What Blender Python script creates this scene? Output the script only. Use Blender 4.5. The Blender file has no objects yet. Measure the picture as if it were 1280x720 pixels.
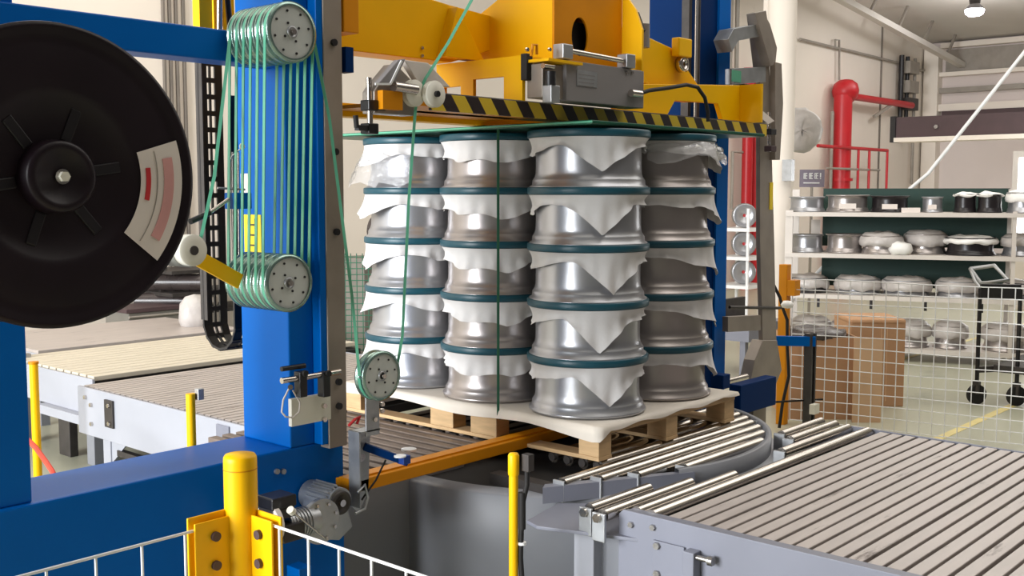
import bpy, bmesh, math, random
from mathutils import Vector, Matrix
sc = bpy.context.scene
C = sc.collection
PI = math.pi
random.seed(7)

# ---------------------------------------------------------------- camera
CAM_Z = 1.82
TH = math.radians(41.7)                 # heading of the view, measured from +X
PITCH = math.atan(120 / 1360)
cd = bpy.data.cameras.new('camera'); cam = bpy.data.objects.new('camera', cd); C.objects.link(cam)
cam.location = (0, 0, CAM_Z)
cam.rotation_euler = (PI / 2 - PITCH, 0, TH - PI / 2)
cd.sensor_width = 36; cd.lens = 1360 / 1280 * 36
cd.clip_end = 200
sc.camera = cam

# ---------------------------------------------------------------- world, lights, exposure
w = bpy.data.worlds.new('world'); sc.world = w; w.use_nodes = True
bg = w.node_tree.nodes['Background']
bg.inputs[0].default_value = (1.0, 0.92, 0.87, 1); bg.inputs[1].default_value = 0.10

def area(name, loc, target, sx, sy, power, col=(1, 1, 1)):
    l = bpy.data.lights.new(name, 'AREA'); l.shape = 'RECTANGLE'; l.size = sx; l.size_y = sy
    l.energy = power; l.color = col
    o = bpy.data.objects.new(name, l); C.objects.link(o); o.location = loc
    o.rotation_euler = (Vector(target) - Vector(loc)).to_track_quat('-Z', 'Y').to_euler()
    return o
area('daylight_window_bank', (-9.0, 5.2, 3.3), (4.2, 4.0, 1.7), 6.2, 5.0, 3100, (0.95, 0.975, 1.0))
area('skylight_over_shelves', (10.5, 2.5, 5.6), (10.5, 2.5, 0), 7, 4, 170, (1.0, 0.97, 0.92))
area('fill_over_conveyor', (5.0, 7.8, 6.2), (5.0, 7.8, 0), 5, 4, 170, (1.0, 0.94, 0.85))  # added fill light to brighten the rear conveyor
area('skylight_far_hall', (19, 6.5, 5.6), (19, 6.5, 0), 8, 5, 230, (1.0, 0.97, 0.93))
area('fill_over_slats', (5.5, 1.2, 6.3), (5.5, 1.2, 0), 5, 3, 110, (1.0, 0.95, 0.91))  # added fill light, lightens the upward faces of the slats
sc.view_settings.view_transform = 'Standard'
sc.view_settings.look = 'None'
sc.view_settings.exposure = 0.0
sc.view_settings.gamma = 1
sc.view_settings.use_curve_mapping = False

# ---------------------------------------------------------------- measuring helpers (world is metres; +X along rollers, +Y against conveyor flow)
_v = Vector((math.cos(TH), math.sin(TH), 0)); _r = Vector((math.sin(TH), -math.cos(TH), 0)); _z = Vector((0, 0, 1))
_f = _v * math.cos(PITCH) - _z * math.sin(PITCH); _u = _z * math.cos(PITCH) + _v * math.sin(PITCH)
_O = Vector((0, 0, CAM_Z))
def ray(x, y): return _f + _r * ((x - 640) / 1360) - _u * ((y - 360) / 1360)
def aX(x, y, c): d = ray(x, y); return _O + d * (c / d.x)
def aY(x, y, c): d = ray(x, y); return _O + d * (c / d.y)
def aZ(x, y, c): d = ray(x, y); return _O + d * ((c - CAM_Z) / d.z)
def aD(x, y, c): return _O + ray(x, y) * c

# ---------------------------------------------------------------- materials
def lin(c): return tuple(((v / 255) / 12.92 if v / 255 <= 0.04045 else ((v / 255 + 0.055) / 1.055) ** 2.4) for v in c)
M = {}
def mat(name, rgb, rough=0.5, metal=0.0, var=0.08, scale=6.0, bump=0.0, bscale=60.0, stretch=(1, 1, 1), coat=0.0, rvar=0.1, emit=0.0, spec=0.5, dirt=None, dscale=2.0, dthr=0.62):
    m = bpy.data.materials.new(name); m.use_nodes = True; nt = m.node_tree; n = nt.nodes; L = nt.links
    b = n['Principled BSDF']; col = lin(rgb)
    tc = n.new('ShaderNodeTexCoord'); mp = n.new('ShaderNodeMapping'); mp.inputs['Scale'].default_value = stretch
    L.new(tc.outputs['Object'], mp.inputs[0])
    nz = n.new('ShaderNodeTexNoise'); nz.inputs['Scale'].default_value = scale; nz.inputs['Detail'].default_value = 5
    L.new(mp.outputs[0], nz.inputs['Vector'])
    cr = n.new('ShaderNodeValToRGB')
    cr.color_ramp.elements[0].position = 0.3; cr.color_ramp.elements[1].position = 0.7
    cr.color_ramp.elements[0].color = tuple(c * (1 - var) for c in col) + (1,)
    cr.color_ramp.elements[1].color = tuple(min(1, c * (1 + var)) for c in col) + (1,)
    L.new(nz.outputs['Fac'], cr.inputs[0])
    out = cr.outputs[0]
    if dirt:
        n2 = n.new('ShaderNodeTexNoise'); n2.inputs['Scale'].default_value = dscale; n2.inputs['Detail'].default_value = 8; n2.inputs['Roughness'].default_value = 0.7
        L.new(mp.outputs[0], n2.inputs['Vector'])
        r2 = n.new('ShaderNodeValToRGB'); r2.color_ramp.elements[0].position = dthr; r2.color_ramp.elements[1].position = dthr + 0.1
        L.new(n2.outputs['Fac'], r2.inputs[0])
        mx = n.new('ShaderNodeMixRGB'); mx.inputs[2].default_value = lin(dirt) + (1,)
        L.new(r2.outputs[0], mx.inputs[0]); L.new(out, mx.inputs[1]); out = mx.outputs[0]
    L.new(out, b.inputs['Base Color'])
    b.inputs['Metallic'].default_value = metal; b.inputs['Specular IOR Level'].default_value = spec
    mr = n.new('ShaderNodeMapRange'); mr.inputs[3].default_value = max(0.02, rough - rvar * 0.5); mr.inputs[4].default_value = min(1, rough + rvar * 0.5)
    L.new(nz.outputs['Fac'], mr.inputs[0]); L.new(mr.outputs[0], b.inputs['Roughness'])
    if coat: b.inputs['Coat Weight'].default_value = coat; b.inputs['Coat Roughness'].default_value = 0.12
    if bump:
        nb = n.new('ShaderNodeTexNoise'); nb.inputs['Scale'].default_value = bscale; nb.inputs['Detail'].default_value = 4
        L.new(mp.outputs[0], nb.inputs['Vector'])
        bp = n.new('ShaderNodeBump'); bp.inputs['Strength'].default_value = bump; bp.inputs['Distance'].default_value = 0.01
        L.new(nb.outputs['Fac'], bp.inputs['Height']); L.new(bp.outputs[0], b.inputs['Normal'])
    if emit:
        b.inputs['Emission Color'].default_value = col + (1,); b.inputs['Emission Strength'].default_value = emit
    M[name] = m
    return m
mat('blue', (0, 98, 184), 0.34, spec=0.12, var=0.05, scale=2, dirt=(0, 86, 166), dscale=3, dthr=0.66)
mat('navy', (0, 44, 98), 0.55, spec=0.08, var=0.06, scale=3)
mat('yellow', (244, 186, 2), 0.4, spec=0.25, var=0.05, scale=3, dirt=(190, 120, 10), dscale=5, dthr=0.7)
mat('orange', (216, 138, 6), 0.42, spec=0.25, var=0.08, scale=4, dirt=(150, 90, 20), dscale=6, dthr=0.66)  # orange paint, also the shaded tone for yellow box front and lance
mat('grey_paint', (126, 128, 140), 0.45, var=0.06, scale=3, dirt=(112, 108, 110), dscale=6, dthr=0.63, stretch=(1, 1, 0.5))
mat('pale_paint', (164, 166, 174), 0.5, var=0.05, scale=3, dirt=(130, 122, 118), dscale=4, dthr=0.66)
mat('drum_paint', (128, 130, 136), 0.42, var=0.06, scale=2)
mat('box_grey', (132, 128, 128), 0.45, var=0.05, scale=5)
mat('slat', (184, 174, 168), 0.42, 0.1, var=0.1, scale=9, dirt=(112, 100, 94), dscale=7, dthr=0.6, stretch=(0.35, 2, 1), rvar=0.2)
mat('slat_lit', (212, 202, 182), 0.5, 0.0, var=0.06, scale=9, dirt=(150, 138, 122), dscale=8, dthr=0.66, stretch=(0.35, 2, 1))  # slat steel recoloured cream, bright light put into the colour
mat('dark_steel', (70, 66, 64), 0.5, 0.5, var=0.2, scale=12)
mat('deck_slat', (124, 110, 100), 0.5, 0.2, var=0.15, scale=9)
mat('under_dark', (38, 36, 36), 0.8, var=0.2)
mat('chrome', (205, 198, 190), 0.2, 1.0, var=0.05, scale=8, rvar=0.12)
mat('steel', (168, 164, 160), 0.32, 1.0, var=0.1, scale=10, rvar=0.15)
mat('galvanised', (176, 178, 180), 0.42, 0.8, var=0.12, scale=14, rvar=0.2)
mat('arch_steel', (152, 142, 132), 0.42, 0.3, var=0.15, scale=6, rvar=0.2)
mat('rail', (150, 138, 126), 0.45, 0.15, var=0.12, scale=6)
mat('wheel_silver', (174, 175, 179), 0.31, 0.75, var=0.05, scale=5, rvar=0.06)
mat('wheel_grey', (168, 161, 158), 0.31, 0.75, var=0.06, scale=5, rvar=0.06)
mat('wheel_black', (30, 26, 28), 0.3, var=0.1)
mat('ring_teal', (18, 72, 86), 0.4, var=0.1, scale=8)
mat('sheet_white', (216, 214, 213), 0.75, var=0.04, scale=6, bump=0.25, bscale=18)
mat('sheet_kraft', (222, 214, 202), 0.8, var=0.06, scale=5, bump=0.2, bscale=14)
mat('bag', (192, 186, 182), 0.35, var=0.12, scale=9, bump=0.5, bscale=24)
mat('bag_white', (246, 244, 240), 0.45, var=0.04, scale=9, bump=0.4, bscale=20)
mat('wood', (205, 172, 128), 0.7, var=0.12, scale=8, stretch=(1, 1, 6), bump=0.15, bscale=30)
mat('wood_dark', (168, 134, 96), 0.75, var=0.15, scale=8, bump=0.15, bscale=30)
mat('strap_green', (94, 172, 140), 0.35, var=0.06, scale=10)
mat('strap_dark', (40, 104, 78), 0.4, var=0.08, scale=10)
mat('plate_green', (20, 88, 66), 0.3, var=0.08, scale=4)
mat('black_plastic', (26, 24, 26), 0.4, var=0.15)
mat('reel_black', (26, 15, 22), 0.42, spec=0.3, var=0.15, scale=4, rvar=0.12)
mat('reel_inner', (20, 14, 20), 0.42, var=0.15, scale=4)
mat('rubber', (24, 22, 22), 0.7, var=0.1)
mat('nylon', (226, 222, 208), 0.5, var=0.04)
mat('pulley_face', (198, 202, 198), 0.42, 0.1, var=0.06, scale=8)
mat('pulley_rim', (150, 176, 166), 0.24, 0.85, var=0.08, scale=6)
mat('white_wire', (236, 236, 236), 0.4, var=0.03)
mat('label_white', (222, 212, 204), 0.6, var=0.05)
mat('label_red', (190, 40, 44), 0.6, var=0.1)
mat('label_pink', (206, 150, 146), 0.6, var=0.1)
mat('sticker_yellow', (246, 214, 28), 0.5, var=0.03)
mat('wall', (232, 222, 210), 0.8, var=0.04, scale=0.6, dirt=(212, 200, 186), dscale=0.5, dthr=0.6)
mat('wall_grey', (218, 206, 200), 0.8, var=0.05, scale=0.6)
mat('seam', (120, 112, 104), 0.8, var=0.1)
mat('ceiling', (208, 202, 194), 0.85, var=0.05, scale=0.8)
mat('floor', (178, 178, 158), 0.34, var=0.05, scale=0.8, dirt=(150, 154, 140), dscale=0.6, dthr=0.58, rvar=0.15)
mat('floor_line', (222, 206, 140), 0.5, var=0.08, scale=6)
mat('red', (186, 30, 38), 0.4, var=0.08, scale=3)
mat('girder', (74, 56, 58), 0.6, var=0.12, scale=3)
mat('cardboard', (188, 146, 110), 0.8, var=0.06, scale=4)
mat('cardboard_edge', (216, 178, 142), 0.8, var=0.06, scale=4)
mat('board_green', (34, 60, 54), 0.7, var=0.1, scale=3)
mat('shelf', (214, 206, 198), 0.5, var=0.05)
mat('sign', (134, 126, 140), 0.5, var=0.05)
mat('cable_blue', (16, 60, 140), 0.5)
mat('cabinet', (120, 116, 108), 0.6, var=0.1)
mat('film_dark', (66, 58, 56), 0.28, var=0.2, scale=12)
mat('pipe_grey', (150, 142, 132), 0.5, var=0.1)
mat('orange_red', (230, 70, 50), 0.5)
mat('window_glow', (255, 255, 255), 0.5, var=0.0, emit=5.0)
mat('lamp_glow', (250, 240, 255), 0.5, var=0.0, emit=14.0)

def film():
    m = bpy.data.materials.new('clear_film'); m.use_nodes = True; nt = m.node_tree; n = nt.nodes; L = nt.links
    n.remove(n['Principled BSDF'])
    tr = n.new('ShaderNodeBsdfTransparent'); gl = n.new('ShaderNodeBsdfGlossy'); df = n.new('ShaderNodeBsdfDiffuse')
    gl.inputs['Roughness'].default_value = 0.12; df.inputs[0].default_value = (0.8, 0.8, 0.82, 1)
    tc = n.new('ShaderNodeTexCoord'); nz = n.new('ShaderNodeTexNoise'); nz.inputs['Scale'].default_value = 26; nz.inputs['Detail'].default_value = 3
    bp = n.new('ShaderNodeBump'); bp.inputs['Strength'].default_value = 0.9; bp.inputs['Distance'].default_value = 0.02
    L.new(tc.outputs['Object'], nz.inputs['Vector']); L.new(nz.outputs['Fac'], bp.inputs['Height']); L.new(bp.outputs[0], gl.inputs['Normal'])
    m1 = n.new('ShaderNodeMixShader'); m1.inputs[0].default_value = 0.26; L.new(tr.outputs[0], m1.inputs[1]); L.new(df.outputs[0], m1.inputs[2])
    m2 = n.new('ShaderNodeMixShader'); fr = n.new('ShaderNodeFresnel'); fr.inputs[0].default_value = 1.5; L.new(bp.outputs[0], fr.inputs['Normal'])
    L.new(fr.outputs[0], m2.inputs[0]); L.new(m1.outputs[0], m2.inputs[1]); L.new(gl.outputs[0], m2.inputs[2])
    L.new(m2.outputs[0], n['Material Output'].inputs[0]); M['clear_film'] = m
film()
def stripes():
    m = bpy.data.materials.new('hazard_stripes'); m.use_nodes = True; nt = m.node_tree; n = nt.nodes; L = nt.links
    b = n['Principled BSDF']; b.inputs['Roughness'].default_value = 0.45
    tc = n.new('ShaderNodeTexCoord'); sp = n.new('ShaderNodeSeparateXYZ'); L.new(tc.outputs['Object'], sp.inputs[0])
    a = n.new('ShaderNodeMath'); a.operation = 'MULTIPLY_ADD'; a.inputs[1].default_value = 0.75
    L.new(sp.outputs[2], a.inputs[0]); L.new(sp.outputs[0], a.inputs[2])
    d = n.new('ShaderNodeMath'); d.operation = 'DIVIDE'; d.inputs[1].default_value = 0.16; L.new(a.outputs[0], d.inputs[0])
    f = n.new('ShaderNodeMath'); f.operation = 'FRACT'; L.new(d.outputs[0], f.inputs[0])
    g = n.new('ShaderNodeMath'); g.operation = 'GREATER_THAN'; g.inputs[1].default_value = 0.5; L.new(f.outputs[0], g.inputs[0])
    mx = n.new('ShaderNodeMixRGB'); mx.inputs[1].default_value = lin((40, 26, 26)) + (1,); mx.inputs[2].default_value = lin((214, 182, 44)) + (1,)
    L.new(g.outputs[0], mx.inputs[0]); L.new(mx.outputs[0], b.inputs['Base Color']); M['hazard_stripes'] = m
stripes()

# ---------------------------------------------------------------- mesh building
def ortho(d):
    d = Vector(d).normalized(); a = Vector((0, 0, 1)) if abs(d.z) < 0.9 else Vector((1, 0, 0))
    s = d.cross(a).normalized(); return d, s, s.cross(d).normalized()
class MB:
    def __init__(s): s.v = []; s.f = []; s.sm = []
    def add(s, vs, fs, smooth=False):
        o = len(s.v); s.v += [tuple(p) for p in vs]; s.f += [tuple(o + i for i in f) for f in fs]; s.sm += [smooth] * len(fs); return s
    def b(s, x0, x1, y0, y1, z0, z1):
        vs = [(x, y, z) for z in (z0, z1) for y in (y0, y1) for x in (x0, x1)]
        return s.add(vs, [(0, 2, 3, 1), (4, 5, 7, 6), (0, 1, 5, 4), (2, 6, 7, 3), (0, 4, 6, 2), (1, 3, 7, 5)])
    def bar(s, p, q, wd, ht, upv=(0, 0, 1)):      # rectangular bar from p to q
        p = Vector(p); q = Vector(q); d = (q - p).normalized(); u = Vector(upv); sd = d.cross(u)
        if sd.length < 1e-4: sd = d.cross(Vector((1, 0, 0)))
        sd.normalize(); u = sd.cross(d).normalized(); vs = []
        for c in (p, q):
            for a, b2 in ((-1, -1), (1, -1), (1, 1), (-1, 1)): vs.append(c + sd * (a * wd / 2) + u * (b2 * ht / 2))
        return s.add(vs, [(3, 2, 1, 0), (4, 5, 6, 7), (0, 1, 5, 4), (1, 2, 6, 5), (2, 3, 7, 6), (3, 0, 4, 7)])
    def cyl(s, p, q, r0, r1=None, n=20, caps=True):
        p = Vector(p); q = Vector(q); r1 = r0 if r1 is None else r1; d, a, c = ortho(q - p); vs = []
        for k in range(n):
            t = 2 * PI * k / n; e = a * math.cos(t) + c * math.sin(t); vs += [p + e * r0, q + e * r1]
        s.add(vs, [(2 * k, 2 * ((k + 1) % n), 2 * ((k + 1) % n) + 1, 2 * k + 1)[::-1] for k in range(n)], True)
        if caps:
            s.add(vs, [tuple(2 * k for k in range(n)), tuple(2 * k + 1 for k in range(n))[::-1]])
        return s
    def tube(s, pts, r, n=8):
        pts = [Vector(p) for p in pts]; vs = []; up = None
        for i, p in enumerate(pts):
            d = (pts[min(i + 1, len(pts) - 1)] - pts[max(i - 1, 0)]).normalized()
            if up is None: d, a, c = ortho(d)
            else:
                a = (up - d * up.dot(d)).normalized(); c = a.cross(d)
            up = a
            for k in range(n):
                t = 2 * PI * k / n; vs.append(p + a * (r * math.cos(t)) + c * (r * math.sin(t)))
        fs = [(i * n + k, i * n + (k + 1) % n, (i + 1) * n + (k + 1) % n, (i + 1) * n + k) for i in range(len(pts) - 1) for k in range(n)]
        s.add(vs, fs, True)
        s.add(vs, [tuple(range(n))[::-1], tuple(range((len(pts) - 1) * n, len(pts) * n))]); return s
    def lathe(s, c, ax, prof, n=32, close=False, smooth=True, a0=0, a1=2 * PI):   # prof: (radius, offset along axis)
        c = Vector(c); d, a, e = ortho(ax); full = abs(a1 - a0 - 2 * PI) < 1e-6; vs = []; m = len(prof); nn = n if full else n + 1
        for k in range(nn):
            t = a0 + (a1 - a0) * k / n; q = a * math.cos(t) + e * math.sin(t)
            for r, o in prof: vs.append(c + q * r + d * o)
        fs = []
        for k in range(n):
            k2 = (k + 1) % nn
            for j in range(m if close else m - 1):
                j2 = (j + 1) % m; fs.append((k * m + j, k * m + j2, k2 * m + j2, k2 * m + j))
        return s.add(vs, fs, smooth)
    def prism(s, poly, ax, a, b):      # polygon in the two other axes (cyclic order), extruded along axis ax from a to b
        def P(q, t): return {'x': (t, q[0], q[1]), 'y': (q[0], t, q[1]), 'z': (q[0], q[1], t)}[ax]
        n = len(poly); vs = [P(q, a) for q in poly] + [P(q, b) for q in poly]
        return s.add(vs, [tuple(range(n))[::-1], tuple(range(n, 2 * n))] + [(k, (k + 1) % n, n + (k + 1) % n, n + k) for k in range(n)])
    def xf(s, mtx): s.v = [tuple(mtx @ Vector(p)) for p in s.v]; return s
    def build(s, name, m, parent=None, bev=0.0, seg=2):
        me = bpy.data.meshes.new(name); me.from_pydata(s.v, [], s.f)
        bm = bmesh.new(); bm.from_mesh(me); bmesh.ops.recalc_face_normals(bm, faces=bm.faces); bm.to_mesh(me); bm.free()
        me.polygons.foreach_set('use_smooth', s.sm); me.materials.append(M[m] if isinstance(m, str) else m); me.update()
        o = bpy.data.objects.new(name, me); C.objects.link(o)
        if parent: link(o, parent)
        if bev:
            k = o.modifiers.new('bevel', 'BEVEL'); k.width = bev; k.segments = seg; k.limit_method = 'ANGLE'; k.angle_limit = math.radians(50)
        return o
def link(o, parent):
    o.parent = parent
    # parts are modelled in world coordinates; a part's own world matrix is the identity
    o.matrix_parent_inverse = Matrix.Translation(-parent.location) if parent.parent is None else Matrix.Identity(4)
def tag(o, label, cat, group=None, kind=None):
    o['label'] = label; o['category'] = cat
    if group: o['group'] = group
    if kind: o['kind'] = kind
    return o
def thing(name, label, cat, loc=(0, 0, 0), group=None):
    o = bpy.data.objects.new(name, None); C.objects.link(o); o.location = loc; o.empty_display_size = 0.1
    return tag(o, label, cat, group)
def struct(o): o['kind'] = 'structure'; return o
def dupe(o, parent, off):        # copy of a part sharing its mesh, moved by off
    c = o.copy(); C.objects.link(c); c.parent = parent; c.matrix_parent_inverse = o.matrix_parent_inverse.copy()
    c.location = o.location + Vector(off); return c
def bolt(p, ax, r, h, parent, m='steel', n=6):
    p = Vector(p); return MB().cyl(p, p + Vector(ax).normalized() * h, r, n=n).build('bolt', m, parent)

# ================================================================ SETTING
struct(MB().b(-5, 29, -5, 11, -0.1, 0).build('floor', 'floor'))
fl = bpy.data.objects['floor']
MB().b(7.2, 20, 2.88, 2.95, 0.0, 0.003).build('floor_marking', 'floor_line', fl)
MB().b(7.0, 20, 4.62, 4.67, 0.0, 0.003).build('floor_marking', 'floor_line', fl)
def roofz(x): return 5.5 + (27 - x) * 0.105
wb = struct(MB().prism([(-5, 0), (27.4, 0), (27.4, roofz(27.4)), (-5, roofz(-5))], 'y', 10.5, 10.7).build('wall_back', 'wall'))
wr = struct(MB().b(27.2, 27.4, -5, 10.5, 0, roofz(27.4)).build('wall_right', 'wall_grey'))
ceil_ = struct(MB().prism([(-1, roofz(-1)), (27.4, roofz(27.4)), (27.4, roofz(27.4) + .12), (-1, roofz(-1) + .12)], 'y', -5, 10.7).build('ceiling', 'ceiling'))
# panel seams of the sandwich wall, real grooves read as thin proud battens
for px in (700, 815, 1098):
    q = aY(px, 200, 10.49); MB().b(q.x - .02, q.x + .02, 10.47, 10.5, 0, roofz(q.x)).build('panel_joint', 'seam' if px == 1098 else 'wall_grey', wb)
for px in (208, 216, 224, 233):
    q = aY(px, 100, 10.45); MB().b(q.x - .012, q.x + .012, 10.46, 10.5, 0, roofz(q.x)).build('panel_joint', 'seam', wb)
# eaves girder and lattice rafter against the back wall
t = struct(thing('trim_rafter', 'pale steel lattice rafter under the roof beside the back wall', 'beam', (24, 9.6, 0)))
del t['category']
def rz(x, d): return roofz(x) - d
MB().bar((14, 9.6, rz(14, .62)), (27.1, 9.6, rz(27.1, .62)), .16, .12).build('bottom_chord', 'ceiling', t)
for k in range(9):
    x = 14.5 + k * 1.45
    MB().bar((x, 9.6, rz(x, .6)), (x + .5, 9.6, rz(x, .05)), .05, .05).build('web_bar', 'pipe_grey', t)
# pilaster, rails and strip windows on the right wall
MB().b(26.9, 27.2, 10.1, 10.45, 0, 5.3).build('pilaster', 'wall', wr)
for z0, z1, m in ((4.62, 4.72, 'wall'), (3.78, 3.95, 'wall'), (4.22, 4.34, 'pipe_grey'), (3.5, 3.56, 'seam'), (5.3, 5.42, 'wall')):
    MB().b(27.0, 27.2, -4, 10.1, z0, z1).build('wall_rail', m, wr)
MB().b(27.12, 27.2, -4, 10.0, 4.74, 5.26).build('louvre_band', 'pipe_grey', wr)
MB().b(26.96, 27.14, -4, 10.0, 3.58, 3.78).build('shadow_strip', 'girder', wr)  # dark strip coloured as the shade below the pale rail
# bright window at the far right
wn = struct(MB().b(17.9, 17.95, 0.8, 5.42, 1.15, 2.35).build('window_1', 'window_glow'))
MB().b(17.86, 17.98, 5.42, 5.5, 1.05, 2.45).build('window_frame', 'shelf', wn)
MB().b(17.86, 17.98, 0.8, 5.42, 2.35, 2.45).build('window_frame', 'shelf', wn)
MB().b(17.86, 17.98, 0.8, 5.42, 0, 1.15).build('wall_below_window', 'wall', wn)

# dark crane girder along the hall
g = thing('crane_girder', 'long dark brown girder with a pale lower flange high in the far hall', 'girder', (20, 5, 2.7))
MB().b(20, 20.25, -4, 8.25, 2.82, 3.2).build('web_plate', 'girder', g)
MB().b(19.9, 20.35, -4, 8.25, 2.74, 2.82).build('lower_flange', 'wall', g)
MB().b(19.96, 20.28, 8.25, 8.35, 2.74, 3.22).build('end_stop', 'black_plastic', g)
bolt((19.99, 7.5, 3.0), (-1, 0, 0), .04, .03, g)
# its rail post near the corner
hp = thing('electrical_riser', 'dark vertical conduits and switchgear at the far wall corner', 'conduit', (25.6, 10.3, 0))
for dx, r_, z0 in ((0, .06, 3.2), (.35, .05, 3.0), (.8, .04, 2.0)):
    MB().cyl((25.3 + dx, 10.35, z0), (25.3 + dx, 10.35, 5.0), r_, n=8).build('conduit', 'black_plastic' if dx < .5 else 'pipe_grey', hp)
for z in (3.75, 4.15, 4.6): MB().b(25.45, 26.0, 10.2, 10.45, z, z + .28).build('switch_box', 'pipe_grey' if z > 4 else 'dark_steel', hp)

# white building column between gantry and shelves
wc = struct(MB().cyl((11.95, 6.35, 0), (11.95, 6.35, 8), .17, n=32).build('trim_column', 'wall'))
q = aD(960, 300, 13.7); MB().b(q.x - .05, q.x + .2, q.y - .1, q.y + .1, 0, 8).build('column_casing', 'wall', wc)
MB().b(11.78, 11.86, 6.10, 6.22, 1.95, 2.2).build('socket_box', 'galvanised', wc)

# red fire main with elbow and branch
q = aY(1050, 170, 10.25); x = q.x
rp = thing('fire_main', 'thick red water pipe with elbow running along the back wall', 'pipe', (x, 10.2, 0))
MB().cyl((x, 10.2, 0), (x, 10.2, 3.85), .19, n=20).build('riser', 'red', rp)
MB().cyl((x, 10.2, 2.05), (x, 10.2, 2.11), .24, n=20).build('coupling', 'red', rp)
MB().lathe((x + .1, 10.2, 3.95), (0, 0, 1), [(.0, -.26), (.16, -.24), (.26, -.12), (.28, 0), (.24, .14), (.14, .22), (0, .24)], 20).build('elbow', 'red', rp)
MB().cyl((x + .2, 10.2, 3.85), (25.6, 10.2, 3.85), .075, n=14).build('branch_pipe', 'red', rp)
MB().cyl((x - .28, 10.3, 0), (x - .28, 10.3, 3.5), .035, n=10).build('thin_pipe', 'pipe_grey', rp)
MB().bar((x + 1.9, 10.35, 3.5), (x + 2.5, 10.2, 3.8), .06, .06).build('bracket', 'pipe_grey', rp)
q0 = aY(932, 150, 10.3); q1 = aY(941, 150, 10.3)
rp2 = thing('hydrant_riser', 'pair of upright red pipes on the back wall behind the blue gantry', 'pipe', (q0.x, 10.25, 0))
MB().cyl((q0.x, 10.25, 0), (q0.x, 10.25, 4.1), .1, n=14).build('riser', 'red', rp2)
MB().cyl((q1.x, 10.25, 0), (q1.x, 10.25, 4.1), .1, n=14).build('riser', 'red', rp2)
for px in (918, 926): q9 = aY(px, 50, 10.3); MB().cyl((q9.x, 10.38, 3.0), (q9.x, 10.38, 5.6), .04, n=10).build('thin_pipe', 'pipe_grey', rp2)
MB().tube([(q0.x - .45, 10.3, 1.5), (q0.x - .45, 10.3, 2.55), (q0.x, 10.3, 2.55)], .03).build('loop_pipe', 'pipe_grey', rp2)
# red handrail frame
a = aY(1072, 230, 10.0); b_ = aY(1108, 230, 10.0)
rf = thing('pipe_frame', 'thin red tubular frame standing beside the fire main', 'frame', (a.x, 10, 0))
for X_ in (a.x, a.x + .55, b_.x): MB().cyl((X_, 10, 0), (X_, 10, 2.72), .03, n=8).build('upright', 'red', rf)
MB().cyl((a.x - 1.9, 10, 2.74), (b_.x, 10, 2.74), .035, n=8).build('top_rail', 'red', rf)
MB().cyl((a.x - 1.5, 10, 2.3), (b_.x - .4, 10, 2.3), .025, n=8).build('mid_rail', 'pipe_grey', rf)
# wall cable and small conduit loop
tag(MB().tube([aY(x_, y_, 10.44) for x_, y_ in ((1000, 49), (1045, 60), (1060, 63), (1100, 73), (1128, 80), (1150, 88), (1185, 87))], .03).build('wall_cable', 'pipe_grey'), 'dark cable strung across the upper back wall above the red pipe', 'cable')
tag(MB().tube([aY(x_, y_, 10.42) for x_, y_ in ((1049, 100), (1049, 50), (1044, 50), (1044, 58))], .025).build('conduit_loop', 'pipe_grey'), 'thin hooked conduit rising above the red pipe elbow', 'conduit')
# covered fan beside the column
c0 = aD(1000, 163, 14.5)
fan = thing('wall_fan', 'round grey fan under crumpled plastic film beside the white column', 'fan', c0)
ax = Vector((-.8, -.6, 0))
mb = MB(); prof = [(0, .1), (.1, .1), (.18, .09), (.26, .06), (.3, 0), (.26, -.08), (0, -.1)]
mb.lathe(c0, ax, prof, 28)
rr = random.Random(3); mb.v = [tuple(Vector(p) + Vector((rr.uniform(-.012, .012) for _ in range(3)))) for p in mb.v]
mb.build('film_cover', 'bag', fan)
MB().cyl(c0, c0 + Vector((.6, .5, 0)), .03).build('bracket', 'pipe_grey', fan)
# notice board
q = aD(1015, 223, 15)
sg = thing('notice_sign', 'small grey-violet sign with white characters behind the shelf', 'sign', q)
def face_cam(mb, p): return mb.xf(Matrix.Translation(p) @ Matrix.Rotation(TH - PI / 2 + math.atan2(-(0.27), 1) * 0.0, 4, 'Z'))
face_cam(MB().b(-.17, .17, -.01, .01, -.12, .12), q).build('board', 'sign', sg)
MB().cyl((q.x, q.y, 0), (q.x, q.y, q.z - .12), .02, n=10).build('stand', 'pipe_grey', sg)
for k in range(4):
    xx = -.12 + k * .075
    wch = .05 if k < 3 else .016
    mb = MB(); zz0, zz1 = -.01, .075
    if k < 3:
        mb.b(xx, xx + wch, -.018, -.011, zz1 - .012, zz1); mb.b(xx, xx + wch, -.018, -.011, zz0, zz0 + .012)
        mb.b(xx, xx + .012, -.018, -.011, zz0, zz1); mb.b(xx + .02, xx + .032, -.018, -.011, zz0, zz1); mb.b(xx, xx + wch, -.018, -.011, .03, .04)
    else: mb.b(xx, xx + wch, -.018, -.011, zz0 + .025, zz1).b(xx, xx + wch, -.018, -.011, zz0, zz0 + .014)
    face_cam(mb, q).build('character', 'white_wire', sg)
face_cam(MB().b(-.12, .1, -.018, -.011, -.07, -.055), q).build('small_print', 'white_wire', sg)

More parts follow.
